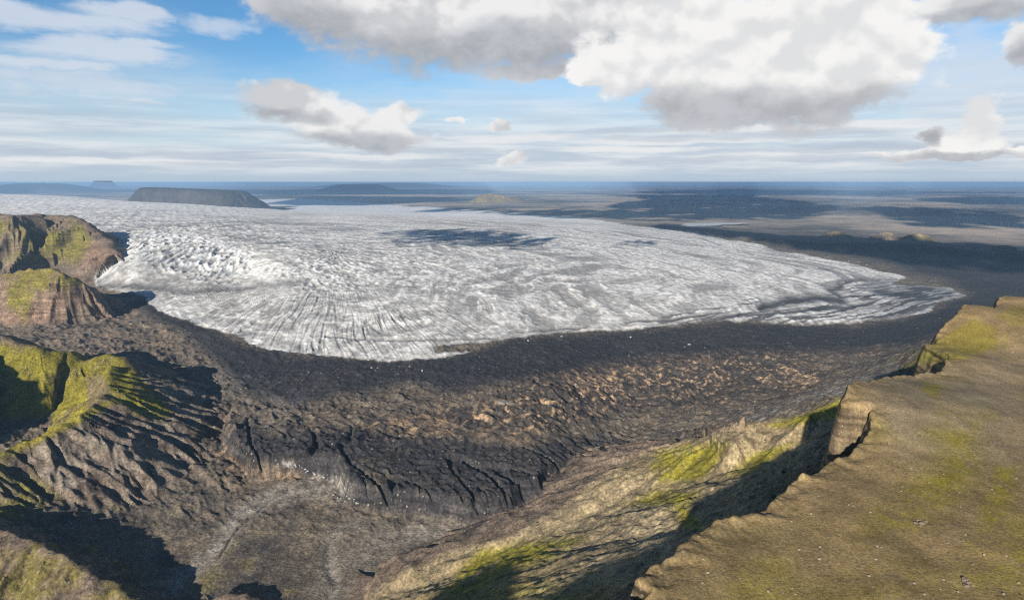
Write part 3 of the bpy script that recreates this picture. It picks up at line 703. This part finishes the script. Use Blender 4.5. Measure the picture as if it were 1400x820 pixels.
M_STONE = plain_material('pale_stone', (.25, .21, .155)); M_DSTONE = plain_material('brown_stone', (.17, .13, .09)); M_BERG = plain_material('dirty_ice', (.34, .34, .33), rough=.6)
STONES = [rock_mesh('stone', M_STONE, k) for k in range(5)]; DSTONES = [rock_mesh('stone', M_DSTONE, 10 + k) for k in range(3)]; BERGS = [rock_mesh('ice_block', M_BERG, 20 + k, stretch=(1.2, .8, .6)) for k in range(4)]
def scatter(name, meshes, pts, size, label, cat, group):
    for px, py in pts:
        h_ = hit(px, py)
        if h_ is None: continue
        o = bpy.data.objects.new(name, rnd.choice(meshes)); COL.objects.link(o)
        s_ = size * rnd.uniform(.6, 1.5); o.scale = (s_ * rnd.uniform(.8, 1.2), s_ * rnd.uniform(.8, 1.2), s_ * rnd.uniform(.7, 1.1)); o.rotation_euler = (0, 0, rnd.uniform(0, 6.28))
        o.location = (h_[0], h_[1], h_[2] - .12 * s_); o['label'] = label; o['category'] = cat; o['group'] = group
from mathutils import Vector
plateau_pts = [(1290,648),(1313,693),(1234,665),(1150,732),(1205,748),(1254,754),(1098,710),(1082,713),(1330,771),(1178,773),(1188,787),(1265,762),(1070,810),(1250,797),(1359,674),(1345,758),(1305,570),(1392,600),(1120,764),(1215,606),(1160,690),(1028,762),(1044,741),(1372,812),(1296,742),(1012,790),(1245,640),(1332,622),(1190,700),(1140,800)]
plateau_pts += [(rnd.uniform(960, 1400), rnd.uniform(650, 818)) for _ in range(34)]
scatter('boulder', STONES, plateau_pts, .27, 'small pale stone lying alone on the brown plateau', 'boulder', 'pale stones strewn over the plateau')
scatter('boulder', DSTONES, [(1256,711),(1261,716),(1266,713),(1258,719),(1252,715)], .8, 'brown boulder in the little heap near the mossy patch in the middle of the plateau', 'boulder', 'heap of boulders in the middle of the plateau')
scatter('boulder', DSTONES, [(1318,793),(1324,797),(1329,800),(1321,801)], .7, 'brown boulder in the little heap near the bottom edge of the plateau', 'boulder', 'heap of boulders low on the plateau')
bl_ = [(392 + 3.2 * k + rnd.uniform(-4, 4), 634 + 1.0 * k + rnd.uniform(-4, 4)) for k in range(22)] + [(450 + rnd.uniform(0, 45), 682 + rnd.uniform(-6, 6)) for k in range(9)]
scatter('ice_block', BERGS, bl_, 1.7, 'whitish ice block in the pale band along the foot of the black lobe', 'ice block', 'ice blocks along the foot of the black lobe')
scatter('ice_block', BERGS, [(504,492),(508,503),(516,503),(577,507),(560,501),(722,466),(768,460),(862,461),(942,471),(936,474),(1296,356),(1322,351),(1316,355),(1185,362),(1160,357),(860,486)], 3.2, 'lone white ice block standing in black debris beside the glacier', 'ice block', 'ice blocks in the black debris beside the glacier')
scatter('boulder', STONES, [(557 + rnd.uniform(0, 320), 0) for k in range(0)], 1, '', '', '')
gp = []
for k in range(46):
    t_ = rnd.random(); gp.append((600 + 300 * t_ + rnd.uniform(-16, 16), 742 - 115 * t_ + rnd.uniform(-9, 9)))
scatter('boulder', STONES, gp, .75, 'pale boulder on the gravel strip between the black lobe and the straw coloured slope', 'boulder', 'boulders on the gravel strip')
# the needle of rock on the crest of the mossy slope
h_ = hit(1013, 586)
if h_:
    bm = bmesh.new(); rings = []
    prof = [(0, 5.2), (2.5, 4.3), (5, 3.9), (8, 2.7), (10.5, 2.9), (13, 1.7), (15, 1.2), (16.4, .5)]
    for zz, rr in prof:
        rings.append([bm.verts.new((math.cos(a_) * rr * (1 + .35 * math.sin(a_ * 3 + zz)) + .12 * zz, math.sin(a_) * rr * .7 * (1 + .3 * math.cos(a_ * 2 + zz * .7)), zz - 2.5)) for a_ in [k * math.pi / 7 for k in range(14)]])
    for a_, b_ in zip(rings, rings[1:]):
        for k in range(14): bm.faces.new((a_[k], a_[(k + 1) % 14], b_[(k + 1) % 14], b_[k]))
    bm.faces.new(rings[-1]); bm.faces.new(rings[0][::-1])
    me = bpy.data.meshes.new('rock_pinnacle'); bm.to_mesh(me); bm.free(); me.materials.append(plain_material('pinnacle_rock', (.22, .165, .10), scale=.4))
    o = bpy.data.objects.new('rock_pinnacle', me); COL.objects.link(o); o.location = h_
    o['label'] = 'brown needle of rock sticking up from the crest of the mossy slope'; o['category'] = 'rock pinnacle'
# still water
def water(name, label, cpx, cpy, rx, ry, col, seed):
    M_W = bpy.data.materials.new(name + '_water'); M_W.use_nodes = True; b_ = M_W.node_tree.nodes['Principled BSDF']; b_.inputs['Base Color'].default_value = col + (1,); b_.inputs['Roughness'].default_value = .12
    pts = []
    for k in range(48):
        a_ = k / 48 * 2 * math.pi; w_ = 1 + .22 * math.sin(3 * a_ + seed) + .14 * math.sin(7 * a_ + 2 * seed)
        h2_ = hit(cpx + rx * w_ * math.cos(a_), cpy + ry * w_ * math.sin(a_), 60000)
        if h2_: pts.append(h2_)
    if len(pts) < 10: return
    lv = max(p[2] for p in pts) + .3
    me = bpy.data.meshes.new(name); n_ = len(pts)
    me.from_pydata([(p[0], p[1], lv) for p in pts] + [(p[0], p[1], lv - 6) for p in pts], [], [tuple(range(n_))[::-1]] + [(k, (k + 1) % n_, n_ + (k + 1) % n_, n_ + k) for k in range(n_)])
    bmx = bmesh.new(); bmx.from_mesh(me); bmesh.ops.recalc_face_normals(bmx, faces=bmx.faces); bmx.to_mesh(me); bmx.free()
    me.materials.append(M_W); o = bpy.data.objects.new(name, me); COL.objects.link(o); o['kind'] = 'structure'; o['label'] = label
water('pond', 'small grey meltwater pond in the tan moraine', 690, 551, 9, 2.2, (.20, .18, .14), 1.0)
water('lake', 'pale shallow lake on the plain behind the glacier snout', 972, 308, 42, 1.5, (.16, .18, .20), 2.2)

# ------------------------------------------------------------------ far hills standing on the plain
def landform(name, label, cx, cy, heading, length, depth, hfun, seed, col, n=260, flat=.55, lam=400, tint2=None, moss=0):
    """an eroded hill in its own frame: u along it, v across it"""
    nu, nv = n, max(60, int(n * .5))
    u = np.linspace(-1.25, 1.25, nu, dtype=f32); v = np.linspace(-1.25, 1.25, nv, dtype=f32)
    U, V = np.meshgrid(u, v)
    x = U * length / 2; y = V * depth / 2
    wx = fbm(x, y, length * .35, 4, seed) * .14; wy = fbm(x, y, length * .35, 4, seed + 9) * .2
    d = (np.abs(U + wx) ** 3 + np.abs(V + wy) ** 3) ** (1 / 3)
    gul = ridged(x, y, lam, 5, seed + 3, gain=.6)
    prof = 1 - sst(flat, 1.05, d + (gul - .45) * .16 * sst(.3, .8, d))
    if flat < .05: prof = np.clip(1.15 - d, 0, 1) ** 1.2 * (.75 + .5 * gul) + .15 * fbm(x, y, length * .3, 4, seed + 1) * np.clip(1.1 - d, 0, 1)
    top = hfun(U)
    z = prof * top * (1 + .05 * fbm(x, y, lam * 2, 4, seed + 5)) + prof * (1 - prof) * top * (gul - .45) * .9 - 6
    ch, sh = math.cos(heading), math.sin(heading)
    co = np.stack([x * ch - y * sh, x * sh + y * ch, z], -1).reshape(-1, 3)
    rock = sst(.1, .7, prof * (1 - prof) * 4 * (.6 + .8 * (gul - .3)))
    c0 = np.array(col, f32); c1 = np.array(tint2 if tint2 else [k * .6 for k in col], f32)
    cc = c0 * (1 - rock[..., None] * .8) + c1 * rock[..., None] * .8
    if moss: 
        mm = (sst(.0, .5, fbm(x, y, lam, 4, seed + 7)) * moss)[..., None]; cc = cc * (1 - mm) + np.array([.19, .17, .03], f32) * mm
    cc = cc * (1 + .25 * fbm(x, y, lam * .3, 4, seed + 8))[..., None]
    a = (np.arange(nv - 1)[:, None] * nu + np.arange(nu - 1)[None]).ravel()
    qd = np.stack([a, a + 1, a + nu + 1, a + nu], 1)
    o = make_mesh(name, co, qd, cc.reshape(-1, 3), M_PLAIN_HILL); o.location = (cx, cy, 0)
    o['kind'] = 'structure'; o['label'] = label
    return o
M_PLAIN_HILL = earth_material('weathered_hill_rock', grain=(60, .12))
def far_hill(name, label, px0, px1, py_top, py_base, depth_ratio, seed, col, hf=None, **kw):
    xa, ya, _ = at(px0, py_base, 0); xb, yb, _ = at(px1, py_base, 0)
    cx, cy = (xa + xb) / 2, (ya + yb) / 2; L = math.hypot(xb - xa, yb - ya); dep = L * depth_ratio
    k = 1 + dep * .42 / math.hypot(cx, cy); cx *= k; cy *= k
    dt = ray((px0 + px1) / 2, py_top); h = CAMZ + dt[2] / math.hypot(dt[0], dt[1]) * math.hypot(cx, cy)
    return landform(name, label, cx, cy, math.atan2(yb - ya, xb - xa), L, dep, (lambda U: h + 0 * U) if hf is None else (lambda U: h * hf(U)), seed, col, **kw)
far_hill('hill', 'dark flat topped table mountain beyond the upper glacier', 172, 368, 257.5, 286, .55, 301, (.045, .043, .043), hf=lambda U: 1.0 - .13 * (U + .2), flat=.60, lam=900, n=420, tint2=(.06, .055, .05))
far_hill('hill', 'long low blue mountain on the horizon at the far left', -60, 165, 250.5, 263, .5, 311, (.05, .05, .05), hf=lambda U: .75 + .25 * np.cos(U * 4), flat=.4, lam=1500)
far_hill('hill', 'small blue table mountain on the horizon above the left end of the glacier', 122, 160, 247.5, 256.5, .6, 317, (.05, .05, .05), flat=.5, lam=500)
far_hill('hill', 'tiny pointed blue peak on the far left horizon', 54, 66, 249, 256, .8, 319, (.05, .05, .05), flat=.1, lam=300)
far_hill('hill', 'long low bluish plateau on the horizon right of the table mountain', 400, 650, 250, 257, .4, 323, (.06, .06, .055), hf=lambda U: .8 + .2 * np.sin(U * 3 + 1), flat=.45, lam=1800)
far_hill('hill', 'low blue ridge on the horizon left of the middle', 420, 560, 252, 262, .35, 327, (.06, .06, .055), flat=.3, lam=1200)
far_hill('hill', 'tan hill standing alone on the plain behind the middle of the glacier', 638, 735, 263, 277, .5, 331, (.20, .155, .09), hf=lambda U: np.clip(1.0 - .55 * (U + .5), .25, 1.15), flat=.35, lam=420, moss=.4)
far_hill('hill', 'sunlit tan hillock behind the dark moraine ridge, leftmost of three', 1112, 1172, 316.5, 329, .8, 341, (.20, .16, .11), flat=.0, lam=150, moss=.4)
far_hill('hill', 'sunlit tan hillock behind the dark moraine ridge, middle one of three', 1180, 1240, 317.5, 332, .8, 343, (.20, .16, .11), flat=.0, lam=150, moss=.5)
far_hill('hill', 'sunlit tan hillock behind the dark moraine ridge, rightmost of three', 1218, 1288, 319.5, 333, .7, 347, (.24, .185, .11), flat=.02, lam=160, moss=.3)
far_hill('hill', 'low rounded dark hill at the right end of the moraine ridge', 1345, 1400, 334, 350, .8, 349, (.09, .075, .06), flat=.1, lam=120)

# ------------------------------------------------------------------ camera, sun, sky
cam = bpy.data.cameras.new('camera'); co_ = bpy.data.objects.new('camera', cam); COL.objects.link(co_)
co_.location = (0, 0, CAMZ); co_.rotation_euler = (R(90) - PITCH, 0, 0)
cam.sensor_width = 36; cam.lens = 36 * F / 1400; cam.clip_start = 1; cam.clip_end = 300000
scene.camera = co_
SUN_EL, SUN_AZ = R(21.5), R(25)        # light travels towards SUN_AZ right of the view direction
sl = bpy.data.lights.new('sun', 'SUN'); sl.energy = 5.0; sl.angle = R(.5); sl.color = (1, .93, .82)
so = bpy.data.objects.new('sun', sl); COL.objects.link(so)
from mathutils import Vector
dl = Vector((math.sin(SUN_AZ) * math.cos(SUN_EL), math.cos(SUN_AZ) * math.cos(SUN_EL), -math.sin(SUN_EL)))
so.rotation_euler = dl.to_track_quat('-Z', 'Y').to_euler()
# ------------------------------------------------------------------ cloud layers overhead that throw their shade on plain and ice
mc_ = bpy.data.materials.new('cloud_white'); mc_.use_nodes = True
mc_.node_tree.nodes['Principled BSDF'].inputs['Base Color'].default_value = (.85, .85, .87, 1); mc_.node_tree.nodes['Principled BSDF'].inputs['Roughness'].default_value = 1
def cloud_layer(alt, ground, outlines, step, thick, seed, label, dapple=0, dsc=75):
    """clouds at one height; an outline says where on the ground their shade falls"""
    tl = (alt - ground) / -dl.z; ox, oy = -dl.x * tl, -dl.y * tl
    pts = np.array([at(px, py, ground)[:2] for poly, *_ in outlines for px, py in poly])
    x0, x1 = pts[:, 0].min() - 500, pts[:, 0].max() + 500; y0, y1 = pts[:, 1].min() - 500, pts[:, 1].max() + 500
    nx, ny = int((x1 - x0) / step[0]), int((y1 - y0) / step[1])
    gx, gy = np.meshgrid(np.linspace(x0, x1, nx, dtype=f32), np.linspace(y0, y1, ny, dtype=f32))
    px, py = project(gx, gy, np.full_like(gx, ground))
    n1 = fbm(gx, gy, thick * 7, 7, seed, gain=.62)
    den = np.full(gx.shape, -1.0, f32)
    for poly, w_, s_ in outlines:
        den = np.maximum(den, soft(px, py, poly, w_) * 1.0 - .5 + (s_ * n1))
    if dapple: den = np.where(den > 0, np.clip(den, 0, .3) + 1.1 * pn(gx / dsc, gy / (dsc * 1.3), seed + 9) + dapple, -1)
    on = den > 0
    cell = on[:-1, :-1] & on[1:, :-1] & on[:-1, 1:] & on[1:, 1:]
    k = (np.arange(ny - 1)[:, None] * nx + np.arange(nx - 1)[None])[cell]
    q0 = np.stack([k, k + 1, k + nx + 1, k + nx], 1)
    hgt = np.clip(den, 0, .5) * thick
    X_, Y_ = gx + ox, gy + oy
    lump = 1 + .5 * fbm(gx, gy, thick * 2, 4, seed + 5)
    up = np.stack([X_, Y_, alt + 1.4 * hgt * lump], -1).reshape(-1, 3); dn = np.stack([X_, Y_, alt - .3 * hgt - 1], -1).reshape(-1, 3)
    co = np.concatenate([up, dn]); qd = np.concatenate([q0, q0[:, ::-1] + len(up)])
    used = np.zeros(len(co), bool); used[qd.ravel()] = True; idx = np.cumsum(used) - 1
    o = make_mesh('clouds', co[used], idx[qd], None, mc_); o['kind'] = 'stuff'; o['label'] = label; o['category'] = 'clouds'
cloud_layer(2000, 150, [([(520,322),(600,318),(700,322),(790,330),(780,342),(720,345),(640,340),(560,334)], 9, 1.2),
                        ([(830,326),(880,324),(930,330),(900,336),(840,333)], 5, 1.3), ([(820,338),(900,340),(880,346),(830,344)], 4, 1.3)], (22, 26), 250, 401, 'small low clouds overhead', dapple=-.21)
cloud_layer(3200, 40, [([(880,305),(1000,316),(1100,324),(1200,327),(1300,330),(1420,338),(1420,372),(1330,368),(1250,362),(1180,350),(1090,342),(990,330),(900,318)], 3, .5)], (40, 40), 300, 407, 'grey cloud bank overhead', dapple=.16, dsc=150)
cloud_layer(6000, 0, [([(790,285),(900,270),(1020,268),(1150,284),(1100,296),(1000,304),(900,304),(800,300),(680,296),(560,288),(600,281)], 6, 1.6),
                      ([(1180,284),(1260,286),(1420,294),(1420,312),(1330,314),(1230,306),(1200,292)], 6, 1.5)], (90, 90), 700, 411, 'broken cloud field overhead', dapple=.02, dsc=330)
cloud_layer(9500, 0, [([(-100,266),(170,262),(400,266),(640,266),(660,260),(560,259),(200,259),(-100,259)], 1.5, 1.2), ([(370,276),(500,280),(640,274),(560,270),(420,271)], 2, 1.4),
                      ([(860,263),(1000,259),(1250,262),(1400,262),(1400,266),(1100,266),(900,267)], 2, 1.4), ([(1250,274),(1420,270),(1420,278),(1320,280)], 2, 1.4)], (200, 200), 1500, 417, 'high cloud field far ahead')

w = bpy.data.worlds.new('World'); scene.world = w; w.use_nodes = True
nt = w.node_tree; bg = nt.nodes['Background']
sky = nt.nodes.new('ShaderNodeTexSky'); sky.sky_type = 'NISHITA'; sky.sun_disc = False
sky.sun_elevation = SUN_EL; sky.sun_rotation = SUN_AZ + math.pi
sky.air_density = 1.0; sky.dust_density = 0.3; sky.ozone_density = 3.0; sky.altitude = 500
class E:
    """a number in the node tree"""
    def __init__(s, sock): s.s = sock
    @staticmethod
    def op(kind, *a, clamp=False):
        n = nt.nodes.new('ShaderNodeMath'); n.operation = kind; n.use_clamp = clamp
        for i, v in enumerate(a):
            if isinstance(v, E): nt.links.new(v.s, n.inputs[i])
            else: n.inputs[i].default_value = float(v)
        return E(n.outputs[0])
    def __add__(a, b): return E.op('ADD', a, b)
    __radd__ = __add__
    def __sub__(a, b): return E.op('SUBTRACT', a, b)
    def __rsub__(a, b): return E.op('SUBTRACT', b, a)
    def __mul__(a, b): return E.op('MULTIPLY', a, b)
    __rmul__ = __mul__
    def max(a, b): return E.op('MAXIMUM', a, b)
    def min(a, b): return E.op('MINIMUM', a, b)
def smooth(v, a, b, lo=0.0, hi=1.0):
    n = nt.nodes.new('ShaderNodeMapRange'); n.interpolation_type = 'SMOOTHSTEP'; nt.links.new(v.s, n.inputs['Value'])
    for k_, q_ in (('From Min', a), ('From Max', b), ('To Min', lo), ('To Max', hi)): n.inputs[k_].default_value = q_
    return E(n.outputs['Result'])
def noise(u, v, wz, scale, detail=6, rough=.55, dist=0.0):
    c_ = nt.nodes.new('ShaderNodeCombineXYZ')
    for i, k_ in enumerate((u, v, wz)):
        if isinstance(k_, E): nt.links.new(k_.s, c_.inputs[i])
        else: c_.inputs[i].default_value = k_
    n = nt.nodes.new('ShaderNodeTexNoise'); n.inputs['Scale'].default_value = scale; n.inputs['Detail'].default_value = detail
    n.inputs['Roughness'].default_value = rough; n.inputs['Distortion'].default_value = dist
    nt.links.new(c_.outputs[0], n.inputs['Vector'])
    return E(n.outputs['Fac'])
def colmix(f_, a, b):
    n = nt.nodes.new('ShaderNodeMix'); n.data_type = 'RGBA'
    nt.links.new(f_.s, n.inputs['Factor'])
    for i, c_ in ((6, a), (7, b)):
        if isinstance(c_, tuple): n.inputs[i].default_value = c_ + (1,)
        else: nt.links.new(c_, n.inputs[i])
    return n.outputs[2]
tc = nt.nodes.new('ShaderNodeTexCoord'); sx = nt.nodes.new('ShaderNodeSeparateXYZ'); nt.links.new(tc.outputs['Generated'], sx.inputs[0])
DX, DY, DZ = (E(sx.outputs[i]) for i in range(3))
AZ = E.op('ARCTAN2', DX, DY); EL = E.op('ARCSINE', DZ)      # bearing and height above the horizon
def bearing(px, py):
    d = ray(px, py); return math.atan2(d[0], d[1]), math.atan2(d[2], math.hypot(d[0], d[1]))
puffs_ = None
wa = noise(AZ, EL * 1.5, 3.1, 9, 5, .6) - .5; wb = noise(AZ, EL * 1.5, 8.7, 9, 5, .6) - .5
azw = AZ + wa * .10; elw = EL + wb * .055
def mass(lst, a_, e_):
    """union of soft cloud masses given by direction, half width and half height in degrees"""
    out = None
    for (px, py, rx, ry) in lst:
        ca, ce = bearing(px, py)
        k_ = math.cos(ca) * F                       # pixels per radian about there
        rx, ry = rx / F * math.cos(ca) ** 2 * 1.0 if False else rx / (F / math.cos(ca) ** 2), ry / (F / math.cos(ca) ** 1.2)
        u = (a_ - ca) * (1 / rx); v = (e_ - ce) * (1 / ry)
        m = 1 - (u * u + v * v)
        out = m if out is None else out.max(m)
    return out.max(-1.0)
n_big = noise(AZ, EL * 1.35, 1.7, 7.5, 8, .6)
n_up = noise(AZ - .008, EL * 1.35 + .022, 1.7, 7.5, 8, .6)
relief = n_big - n_up
n_soft2 = noise(AZ - .012, EL * 1.35 + .03, 1.7, 7.5, 3.5, .5)
puffs = noise(AZ, EL * 1.6, 5.5, 22, 9, .6)
n_soft = noise(AZ, EL * 1.35, 1.7, 7.5, 3.5, .5); n_soft2 = noise(AZ - .012, EL * 1.35 + .03, 1.7, 7.5, 3.5, .5)
m_big = noise(AZ, EL * 1.3, 21.7, 8.5, 8, .62); m_up = noise(AZ - .008, EL * 1.3 + .022, 21.7, 8.5, 8, .62)
m_soft = noise(AZ, EL * 1.3, 21.7, 8.5, 3, .5); m_soft2 = noise(AZ - .012, EL * 1.3 + .03, 21.7, 8.5, 3, .5)
def cumulus(body, base, nb, nu, ns, ns2, soft_edge, hi, lo, bs, amt=.9):
    cum = mass(body, azw, elw)
    dens = cum + (nb - .5) * 2.0 + (puffs - .5) * 1.1
    a_ = smooth(dens, .0, soft_edge)
    shade = smooth(mass(base, azw, elw) + (ns - .5) * 1.0 + (nb - .5) * .6, -1.0, .9, 0, amt)
    lit = smooth((nb - nu) * .7 + (ns - ns2) * 1.0 + (puffs - .5) * .05 + smooth(dens, .9, .1) * .03, -.12, .10)
    bs2 = colmix(smooth(nb * .6 + puffs * .4, .38, .62), tuple(k * .86 for k in bs), tuple(k * 1.22 for k in bs))
    return a_, colmix(shade, colmix(lit, lo, hi), bs2)
# low layers and thin high cloud
sheet = noise(AZ * 1.0, EL * 9.0, 2.2, 3.2, 9, .6)
sheet2 = noise(AZ * 1.0, EL * 14.0, 6.2, 4.5, 9, .62)
lowband = smooth(EL, .20, .03)
a_low = smooth(sheet * .7 + noise(AZ, EL * 4, 12.2, 5, 9, .62) * .3 + lowband * .30, .48, .78) * lowband
a_thin = smooth(noise(AZ, EL * 3.2, 4.4, 3.5, 9, .6) + (AZ + .45) * .10, .42, .72) * smooth(EL, .30, .10)
cir = mass([(120,72,150,22),(55,28,190,26),(200,68,60,10),(70,92,120,12),(160,20,80,16)], azw, elw)
streak = noise(AZ, EL * 4.5, 9.4, 7, 9, .6)
a_cir = smooth(cir + (streak - .5) * 2.6, .05, .95) * .82
cir2 = mass([(80,116,200,18),(300,30,60,16),(210,142,40,4),(1290,100,160,75),(1180,115,80,50)], azw, elw)
a_cir = a_cir.max(smooth(cir2 + (noise(AZ, EL * 2.2, 7.7, 16, 9, .65) - .5) * 2.4, -.1, 1.1) * .65)
K = 1 / .1
def g(r_, g_, b_): return (r_ * K, g_ * K, b_ * K)
skyc = sky.outputs[0]
hs = nt.nodes.new('ShaderNodeHueSaturation'); hs.inputs['Saturation'].default_value = 1.25; hs.inputs['Value'].default_value = .84
nt.links.new(skyc, hs.inputs['Color']); skyc = hs.outputs[0]
skyc = colmix(smooth(EL, .20, .0, 0, .85), skyc, g(.36, .44, .52))
c_ = colmix(a_thin * .5, skyc, g(.42, .47, .53))
c_ = colmix(a_cir, c_, g(.43, .47, .53))
lowc = colmix(smooth(sheet2, .36, .66), g(.31, .36, .43), g(.53, .54, .55))
c_ = colmix(a_low * .8, c_, lowc)
bars = noise(AZ, EL * 7, 31.2, 9, 8, .62)
dk = mass([(1010,186,240,7),(880,178,90,5),(1180,203,220,7),(620,205,160,6),(230,212,300,6),(1000,218,300,6),(420,226,260,5)], AZ + wa * .05, EL + wb * .012)
wt = mass([(1080,176,260,8),(930,192,200,6),(1120,212,240,7),(700,190,110,8),(500,214,200,5),(180,222,240,6),(860,205,120,5)], AZ + wa * .05, EL + wb * .012)
c_ = colmix(smooth(wt + (bars - .5) * 3.2, -.1, 1.0) * .85, c_, g(.54, .545, .55))
c_ = colmix(smooth(dk + (bars - .5) * 3.2, -.1, 1.0) * .62, c_, g(.31, .355, .42))
# the grey bank at the top, the middle cloud and the small ones; then the bright cumulus in front of it
a1, k1 = cumulus([(470,5,125,75),(590,25,170,82),(730,40,150,62),(860,10,140,55),(395,5,50,45),(735,97,100,14),
                  (400,140,80,28),(455,168,95,30),(535,184,66,26),(550,158,40,22),(1345,5,110,32),(1395,60,34,32),(697,217,17,8),(625,171,14,5),(682,174,28,7)],
                 [(540,82,170,34),(700,78,150,34),(430,40,70,34),(840,70,60,30),(470,196,110,16),(380,156,60,10),(1395,75,30,20),(1340,25,90,14)],
                 n_big, n_up, n_soft, n_soft2, .62, g(.56, .56, .56), g(.40, .405, .42), g(.27, .285, .31))
a2, k2 = cumulus([(960,72,185,85),(1110,88,150,88),(1190,58,85,88),(860,85,80,42),(815,100,45,22),(1010,112,190,62),(1160,-10,140,30),
                  (1340,166,36,46),(1318,198,66,22),(1272,186,26,14),(1395,208,40,8),(1290,214,90,8)],
                 [(960,152,120,30),(1090,160,140,34),(1190,150,70,30),(1310,216,80,8),(1265,190,18,14)],
                 m_big, m_up, m_soft, m_soft2, .50, g(.60, .595, .585), g(.485, .49, .497), g(.27, .28, .30))
c_ = colmix(a1, c_, k1); c_ = colmix(a2, c_, k2)
c_ = colmix(smooth(EL, .028, .0, 0, .92), c_, g(.30, .37, .44))
nt.links.new(c_, bg.inputs[0]); bg.inputs[1].default_value = .1
w.cycles.sampling_method = 'NONE'

# ------------------------------------------------------------------ the air
hz = bpy.data.meshes.new('haze')
B = 120000.0; zl, zh = -60.0, 520.0
hz.from_pydata([(sx_ * B, sy_ * B, z_) for z_ in (zl, zh) for sx_, sy_ in ((-1, -1), (1, -1), (1, 1), (-1, 1))], [],
               [(0, 3, 2, 1), (4, 5, 6, 7), (0, 1, 5, 4), (1, 2, 6, 5), (2, 3, 7, 6), (3, 0, 4, 7)])
ho = bpy.data.objects.new('haze', hz); COL.objects.link(ho); ho['kind'] = 'stuff'; ho['label'] = 'thin blue haze lying over the whole valley and plain'; ho['category'] = 'haze'
hm = bpy.data.materials.new('haze_air'); hm.use_nodes = True; ht = hm.node_tree; ht.nodes.clear()
ov = ht.nodes.new('ShaderNodeOutputMaterial'); pv = ht.nodes.new('ShaderNodeVolumePrincipled')
pv.inputs['Color'].default_value = (.42, .67, .98, 1); pv.inputs['Density'].default_value = 2.8e-5; pv.inputs['Anisotropy'].default_value = 0
ht.links.new(pv.outputs[0], ov.inputs['Volume']); hz.materials.append(hm)
scene.view_settings.view_transform = 'Standard'; scene.view_settings.look = 'None'
scene.view_settings.exposure = .62; scene.view_settings.gamma = 1
scene.cycles.max_bounces = 3; scene.cycles.volume_bounces = 0; scene.cycles.diffuse_bounces = 1; scene.cycles.glossy_bounces = 1
scene.cycles.use_denoising = False; scene.cycles.filter_width = 1.15
print('done %.1fs' % (time.time() - T0))
